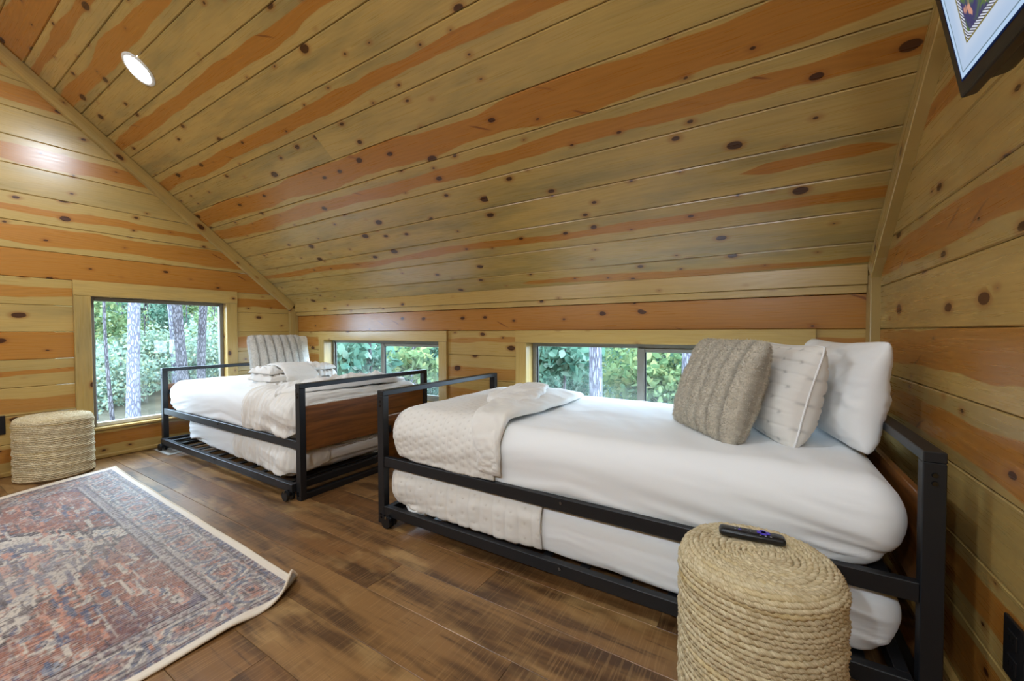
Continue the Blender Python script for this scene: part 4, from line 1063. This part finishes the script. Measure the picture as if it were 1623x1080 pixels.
# ------------------------------------------------------------------ rug
def make_rug():
    y_hi, y_lo = .905, -.62; LX = 2.42
    nu, nv = 440, 300
    uu = np.linspace(0, 1, nu); vv = np.linspace(0, 1, nv); Uu, Vv = np.meshgrid(uu, vv, indexing='ij')
    # outline: u from the far edge (0) to the near edge (1), v from the right edge (0) away from the bed
    W = y_hi-y_lo
    far = -3.835+.32*np.clip(Vv*W, 0, .6)-.0*Vv; near = -1.425+0*Vv
    X = far+(near-far)*Uu; Y = y_hi-.030*Uu*2.4*.0-.028*Uu*2.2*(1-Vv)*1.0-Vv*W
    Z = np.full_like(X, .006)
    Z += .010*np.exp(-(Uu/.012)**2)*(.6+.4*np.sin(Vv*9))+.004*np.exp(-(Vv/.02)**2)*(np.sin(Uu*26)*.5+.5)
    Z += .006*(fbm(Uu*5, Vv*4, 4, 2)-.4)*np.exp(-((Uu-.0)/.5)**2)
    # near right corner curls up and over
    lu = (1-Uu)*2.41; lv = Vv*W
    dg = lu*.87+lv*.49; c0 = .085; rc = .034
    over = np.clip(c0-dg, 0, None); ang = np.clip(over/rc, 0, 1.75)
    dx, dy = .87, .49
    rest = over-ang*rc; shift = np.where(over > 0, -over+rc*np.sin(ang)+rest*np.cos(ang), 0); lift = np.where(over > 0, rc*(1-np.cos(ang))+rest*np.sin(ang), 0)*.8
    X = X+shift*dx; Y = Y+shift*dy; Z = Z+lift
    # the near edge lifts gently towards that corner
    Z += .012*np.exp(-(lu/.06)**2)*np.exp(-((lv-.22)/.18)**2)*smooth01(dg, c0, c0+.05)
    P = np.stack([X, Y, Z], -1).reshape(-1, 3)
    # print
    mu = (Uu*2.41); mv = (Vv*W)
    du = np.minimum(mu, 2.41-mu); dv = np.minimum(mv, W-mv); d = np.minimum(du, dv)
    alongm = np.where(du < dv, mv, mu)
    ivory = np.array(srgb(200, 186, 168)); rust = np.array(srgb(140, 84, 64)); blue = np.array(srgb(62, 76, 106)); dark = np.array(srgb(56, 42, 46)); peach = np.array(srgb(190, 126, 98)); grey = np.array(srgb(132, 136, 148)); plum = np.array(srgb(98, 62, 66)); pale = np.array(srgb(168, 154, 146))
    Ct = np.zeros((nu, nv, 3)); Ct[:] = rust
    def put(mask, c, a=1.0):
        mk = (np.asarray(mask, float)*a)[..., None]; Ct[:] = Ct*(1-mk)+c*mk
    q = .008*np.floor((mu+.006*(vnoise(mu*30, mv*30, 41)-.5))/.008); r_ = .008*np.floor((mv+.006*(vnoise(mu*30, mv*30, 42)-.5))/.008)     # woven steps
    cu, cv = 1.205, W/2
    # field: stepped medallion with hooked outlines
    md = np.abs(q-cu)/1.0*.78+np.abs(r_-cv)*1.0
    st = .045*(((q*7).astype(int) % 2)+((r_*9).astype(int) % 2))
    put(vnoise(mu*9, mv*9, 3) > .72, plum, .7)
    put(np.abs(md+st-.60) < .028, dark); put(np.abs(md+st-.56) < .022, ivory); put((md+st) < .53, ivory, .9)
    put((md+st) < .44, blue, .85); put(np.abs(md+st*1.3-.36) < .03, ivory); put((md+st*1.2) < .30, peach, .9); put((md+st) < .18, blue); put(md < .1, ivory)
    def motif(cx, cy, rx, ry, c1, c2, c3):
        hx_ = np.maximum(np.abs(q-cx)/rx, (np.abs(q-cx)/rx+np.abs(r_-cy)/ry)*.72); hh = np.maximum(hx_, np.abs(r_-cy)/ry)
        put(hh < 1, c1, .95); put(hh < .84, c2, .95); put(hh < .5, c3, .95); put(hh < .26, c1)
    rg = np.random.default_rng(8)
    pal = [ivory, blue, peach, dark, grey, pale, plum]
    for i in range(330):
        cx, cy = rg.uniform(.25, 2.16), rg.uniform(.25, W-.25)
        a, b = rg.uniform(.010, .034), rg.uniform(.008, .024); p = [pal[k_] for k_ in rg.integers(0, 7, 3)]
        if abs(cx-cu)*.78+abs(cy-cv) < .42 and rg.random() < .5: continue
        motif(cx, cy, a, b, *p)
    # hooked lines (angular vines)
    for i in range(120):
        x, y = rg.uniform(.25, 2.1), rg.uniform(.25, W-.3); c = [ivory, dark, peach, blue][i % 4]; s = rg.choice([-1, 1])
        for k_ in range(6):
            if k_ % 2 == 0: L = rg.uniform(.05, .16); put((np.abs(r_-y) < .0055) & ((q-x)*s > 0) & ((q-x)*s < L), c, .9); x += s*L
            else: L = rg.uniform(.02, .06); put((np.abs(q-x) < .0055) & (r_ > y) & (r_ < y+L), c, .9); y += L*rg.choice([-1, 1])
    # corner spandrels
    put(((np.abs(q-cu)*.62+np.abs(r_-cv)) > 1.06) & (d > .24), blue, .55)
    # borders
    bd = d
    put(bd < .245, dark, .8); put(bd < .235, pale); put((bd < .225) & (((alongm*1000).astype(int)//14) % 2 == 0), plum, .8); put(bd < .205, dark, .7)
    put(bd < .197, pale)
    per = .215; ph_ = (alongm % per)/per-.5; ky = (bd-.125)/.062
    hexd = np.maximum(np.abs(ph_)*2.1+np.abs(ky)*.42, np.abs(ky))
    put(hexd < 1.02, ivory); put(hexd < .92, [blue, plum][0], .8); put(hexd < .72, ivory, .8); put(hexd < .58, plum, .85); put(hexd < .32, peach, .8); put(hexd < .14, dark)
    put((np.abs(np.abs(ph_)-.5) < .07) & (np.abs(ky) < .75), blue, .75); put((np.abs(np.abs(ph_)-.5) < .03) & (np.abs(ky) < .4), peach)
    put((vnoise(mu*60, mv*60, 9) > .66) & (bd < .197), dark, .55); put((vnoise(mu*50, mv*50, 19) > .70) & (bd < .197), peach, .6)
    put(bd < .058, dark, .75); put(bd < .050, plum, .8); put((bd < .046) & (((alongm*1000).astype(int)//16) % 2 == 0), pale); put((bd < .046) & (vnoise(mu*70, mv*70, 2) > .6), blue, .8); put(bd < .026, dark, .7)
    wear = fbm(mu*2.2, mv*2.2, 77, 4); Ct = Ct*(1-.34*smooth01(wear, .42, .70)[..., None])+pale*(.34*smooth01(wear, .42, .70)[..., None])
    br = vnoise(mu*70, mv*150, 51); b2 = vnoise(mu*55, mv*120, 52)
    put((br > .74), blue, .5); put((br < .24), dark, .6); put((b2 > .82), ivory, .5)
    spk = vnoise(mu*180, mv*70, 5); Ct = Ct*(1-(.35*(spk > .62))[..., None])+pale*(.35*(spk > .62))[..., None]
    Ct = Ct*(1-(.30*(spk < .2))[..., None])+dark*(.30*(spk < .2))[..., None]
    rim = np.where(dv == mv, .030, .016)
    put(d < rim, np.array(srgb(222, 206, 186)))
    F = grid_faces(nu, nv)
    return P, F, Ct.reshape(-1, 3), np.stack([mu, mv, 0*mu], -1).reshape(-1, 3)
P, F, Ct, bc = make_rug()
rug = empty('area_rug', (0, 0, 0)); tag(rug, 'faded rust and blue patterned rug with one curled corner', 'rug')
me = mesh('pile', P, F, True); cattr(me, 'tint', Ct); vattr(me, 'bc', bc)
if me.polygons[len(me.polygons)//2].normal.z < 0: me.flip_normals()
link('printed_pile', me, M['rug'], rug)
me2 = bpy.data.meshes.new('backing'); N_ = np.empty(len(P)*3); me.vertices.foreach_get('normal', N_); N_ = N_.reshape(-1, 3)
P2 = P-N_*.005
nu, nv = 440, 300
idx = np.arange(nu*nv).reshape(nu, nv)
bnd = np.concatenate([idx[:, 0], idx[-1, 1:], idx[-2::-1, -1], idx[0, -2:0:-1]])
sub_u = np.unique(np.concatenate([np.arange(0, nu, 6), np.arange(nu-60, nu)])); sub_v = np.unique(np.concatenate([np.arange(0, 60), np.arange(0, nv, 6), [nv-1]]))
Vb = P2[idx[np.ix_(sub_u, sub_v)].ravel()]
Fb = grid_faces(len(sub_u), len(sub_v))
meb = mesh('backing', Vb, Fb, True)
if meb.polygons[len(meb.polygons)//2].normal.z > 0: meb.flip_normals()
link('backing', meb, M['rug_back'], rug)
# rolled binding around the edge
Cn = (P[bnd]+P2[bnd])/2; nb = len(bnd); Dn = np.roll(Cn, -1, 0)-np.roll(Cn, 1, 0); Dn /= np.linalg.norm(Dn, axis=1, keepdims=True); Sn = np.cross(Dn, N_[bnd]); Sn /= np.linalg.norm(Sn, axis=1, keepdims=True)
K = 8; V = np.concatenate([Cn+N_[bnd]*(.0048*math.sin(2*math.pi*j/K))+Sn*(.0058*math.cos(2*math.pi*j/K)) for j in range(K)])
F = [(j*nb+i, j*nb+(i+1) % nb, ((j+1) % K)*nb+(i+1) % nb, ((j+1) % K)*nb+i) for j in range(K) for i in range(nb)]
link('binding', mesh('binding', V, F, True), M['rug_edge'], rug)

# ================================================================== OUTDOORS
GZ = -2.3
gx = np.linspace(-60, 30, 60); gy = np.linspace(-30, 60, 60); GX, GY = np.meshgrid(gx, gy, indexing='ij')
def ground_z(x, y):
    d = np.sqrt(np.minimum(x+4, 0)**2+np.maximum(y-2.5, 0)**2)
    return GZ+.045*np.clip(d-6, 0, None)+(fbm(np.asarray(x)*.15, np.asarray(y)*.15, 3, 3)-.5)*.8
GZZ = ground_z(GX, GY)
me = mesh('ground', np.stack([GX, GY, GZZ], -1).reshape(-1, 3), grid_faces(60, 60), True)
if me.polygons[0].normal.z < 0: me.flip_normals()
o = link('ground', me, M['ground']); tag(o, 'forest floor of pale leaf litter outside', None, None, 'structure')

def leaf_cloud(name, n, rx, ry, rz, size, seed, shell=.55, clusters=40):
    rng = np.random.default_rng(seed)
    cl = rng.normal(0, 1, (clusters, 3)); cl /= np.linalg.norm(cl, axis=1, keepdims=True); cl *= (shell+(1-shell)*rng.random((clusters, 1)))
    c = cl[rng.integers(0, clusters, n)]+rng.normal(0, .17, (n, 3)); c *= np.array([rx, ry, rz])
    a = rng.normal(0, 1, (n, 3)); a[:, 2] -= .35; a /= np.linalg.norm(a, axis=1, keepdims=True)
    b = np.cross(a, rng.normal(0, 1, (n, 3))); b /= np.linalg.norm(b, axis=1, keepdims=True); nrm = np.cross(a, b)
    L = size*(.6+.8*rng.random((n, 1)))
    # pointed six-point leaf, slightly folded
    V = np.stack([c, c+a*L*.35+b*L*.27+nrm*L*.06, c+a*L*.7+b*L*.20+nrm*L*.03, c+a*L, c+a*L*.7-b*L*.20+nrm*L*.03, c+a*L*.35-b*L*.27+nrm*L*.06], 1).reshape(-1, 3)
    i0 = np.arange(n)*6
    F = np.concatenate([np.stack([i0, i0+1, i0+2, i0+3], 1), np.stack([i0, i0+3, i0+4, i0+5], 1)])
    me = bpy.data.meshes.new(name); me.from_pydata(V.tolist(), [], F.tolist()); me.update()
    r = np.repeat(rng.random((n, 1)), 6, 0); vattr(me, 'rnd', np.concatenate([r, r, r], 1)); return me
def trunk_mesh(name, r0, r1, H, seed, bend=.2):
    rng = np.random.default_rng(seed); K, R = 14, 26; V = []
    ph = rng.random(2)*6
    for i in range(R):
        t = i/(R-1); z = H*t; rad = (r0+(r1-r0)*t)*(1+.18*math.exp(-z*2.5))
        cx, cy = bend*math.sin(t*2+ph[0]), bend*math.sin(t*1.7+ph[1])
        for j in range(K):
            a = 2*math.pi*j/K; k_ = rad*(1+.10*(rng.random()-.5)); V.append((cx+k_*math.cos(a), cy+k_*math.sin(a), z))
    F = [(i*K+j, i*K+(j+1) % K, (i+1)*K+(j+1) % K, (i+1)*K+j) for i in range(R-1) for j in range(K)]
    return mesh(name, V, F, True)
TM = [trunk_mesh('trunk', .17, .12, 9.5, 1), trunk_mesh('trunk', .14, .10, 9.5, 2, .3), trunk_mesh('trunk', .06, .03, 5.0, 3, .25)]
LC = [leaf_cloud('foliage', 5200, 2.0, 2.0, 1.7, .17, 1, .3, 70), leaf_cloud('foliage', 5200, 1.6, 1.6, 2.2, .13, 2, .3, 80), leaf_cloud('foliage', 9000, 3.4, 3.4, 3.2, .20, 3, .1, 110), leaf_cloud('foliage', 1500, 1.0, 1.0, .8, .13, 4, .3, 26), leaf_cloud('foliage', 480, .8, .5, .50, .18, 5, .2, 18)]
def lit(me, mat):
    k = (me.name, mat.name)
    if k not in lit.c:
        c = me.copy(); c.materials.clear(); c.materials.append(mat); lit.c[k] = c
    return lit.c[k]
lit.c = {}
def tree(name, x, y, ti, bark, crowns, label, cat, group, sc=1.0, rz=0.0):
    z = float(ground_z(np.array([x]), np.array([y]))[0])
    r = empty(name, (x, y, z), rz); tag(r, label, cat, group)
    if ti is not None:
        t = link('trunk', lit(TM[ti], M[bark]), None, r); t.scale = (sc, sc, 1)
    for ci, mat, (cx, cy, cz), cs in crowns:
        f = link('foliage', lit(LC[ci], M[mat]), None, r); f.location = (cx, cy, cz-z); f.scale = (cs, cs, cs); f['kind'] = 'stuff'; f.rotation_euler = (0, 0, x*7+y*3+cx)
    return r
def at(px, dist):
    """ground position seen in the photograph's column px at a horizontal distance"""
    d = fw*1.0+rt2*((px-811.5)/633.76); d.z = 0; d.normalize(); return d.x*dist, d.y*dist
# pines seen through the picture window (column in the photograph, distance)
for i, (px, ds, ti, bk, sc, lab) in enumerate(((215, 17.5, 0, 'bark_pale', 1.0, 'tall pale pine trunk left of centre in the picture window'), (259, 21, 1, 'bark_pale', 1.05, 'slender pale pine trunk in the middle of the picture window'), (288, 18, 0, 'bark', .95, 'dark grey pine trunk right of centre in the picture window'),
        (312, 27, 1, 'bark_pale', 1.2, 'faint pine trunk behind the bed rail in the picture window'), (337, 19, 1, 'bark', 1.0, 'grey pine trunk at the right edge of the picture window'), (176, 17, 2, 'bark', .9, 'thin dark sapling at the lower left of the picture window'), (190, 26, 2, 'bark', 1.0, 'thin far sapling left of the pale pine in the picture window'))):
    x, y = at(px, ds); tree('pine_tree', x, y, ti, bk, [(1, 'leaf_c', (0, 0, 6.5), 1.2)] if ti != 2 else [], lab, 'tree', 'pines outside the picture window', sc, i)
# pines seen through the low windows
for i, (px, ds, ti, bk, sc, lab) in enumerate(((951, 5.6, 0, 'bark_pale', .56, 'pale pine trunk left of the mullion in the near bed window'), (1090, 6.6, 1, 'bark_pale', .6, 'pale pine trunk beside the fur pillow in the near bed window'), (664, 8.5, 1, 'bark', .6, 'grey pine trunk in the right pane of the far bed window'))):
    x, y = at(px, ds); tree('pine_tree', x, y, ti, bk, [(1, 'leaf_c', (0, 0, 6.5), 1.2)], lab, 'tree', 'pines outside the low windows', sc, i)
# broadleaf understory and the wooded background
rg = np.random.default_rng(21)
def leafy(px, ds, zc, ci, mt, cs, label, group):
    x, y = at(px, ds)
    tree('broadleaf_tree', x, y, 2, 'bark', [(ci, mt, (0, 0, zc), cs)], label, 'tree', group, .5, px*.1)
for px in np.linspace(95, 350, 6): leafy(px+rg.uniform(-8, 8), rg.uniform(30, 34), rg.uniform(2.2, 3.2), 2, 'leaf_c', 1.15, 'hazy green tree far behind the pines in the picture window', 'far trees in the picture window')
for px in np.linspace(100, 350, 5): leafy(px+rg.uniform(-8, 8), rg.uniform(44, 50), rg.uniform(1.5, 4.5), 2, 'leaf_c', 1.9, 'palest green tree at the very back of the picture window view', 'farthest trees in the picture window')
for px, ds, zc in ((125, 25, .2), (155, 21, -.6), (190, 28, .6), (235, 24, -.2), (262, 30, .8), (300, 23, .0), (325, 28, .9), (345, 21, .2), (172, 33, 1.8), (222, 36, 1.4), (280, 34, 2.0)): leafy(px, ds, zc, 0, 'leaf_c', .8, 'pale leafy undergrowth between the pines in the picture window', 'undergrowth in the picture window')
for px, ds, zc, mt in ((160, 19, 1.5, 'leaf_a'), (238, 26, .6, 'leaf_a'), (338, 22, 1.0, 'leaf_a'), (305, 24, 2.6, 'leaf_a'), (185, 23, .9, 'leaf_c'), (150, 24, 2.6, 'leaf_b'), (270, 26, 1.9, 'leaf_b')): leafy(px, ds, zc, 3, mt, 1.1, 'airy bright green sapling between the pines in the picture window', 'saplings in the picture window')
for px in (535, 570, 610, 655, 700): leafy(px, rg.uniform(10.5, 13), rg.uniform(-.2, .8), 0, 'leaf_b', .7, 'leafy blue green tree filling the far bed window', 'trees in the far bed window')
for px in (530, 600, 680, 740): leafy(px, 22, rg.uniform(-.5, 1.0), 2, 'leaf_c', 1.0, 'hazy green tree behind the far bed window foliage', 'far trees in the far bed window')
for px, mt in ((860, 'leaf_b'), (905, 'leaf_b'), (985, 'leaf_a'), (1050, 'leaf_a'), (1100, 'leaf_b'), (1180, 'leaf_a'), (1270, 'leaf_a')): leafy(px, rg.uniform(8.0, 11), rg.uniform(-.5, .4), [0, 1][int(px) % 2], mt, .62, 'leafy green tree filling the near bed window', 'trees in the near bed window')
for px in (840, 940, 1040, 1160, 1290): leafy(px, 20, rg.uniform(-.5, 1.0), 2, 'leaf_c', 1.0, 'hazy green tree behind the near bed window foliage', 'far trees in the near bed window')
for px, ds, zc, mt, lab in ((570, 6.6, .62, 'leaf_b', 'broad-leaved branch close to the left pane of the far bed window'), (640, 7.4, .45, 'leaf_a', 'broad-leaved branch close to the right pane of the far bed window'), (890, 6.4, .62, 'leaf_b', 'broad-leaved branch left of the pale trunk in the near bed window'), (1010, 7.4, .20, 'leaf_a', 'yellow green branch right of the pale trunk in the near bed window')):
    leafy(px, ds, zc, 4, mt, .9, lab, 'branches close to the low windows')
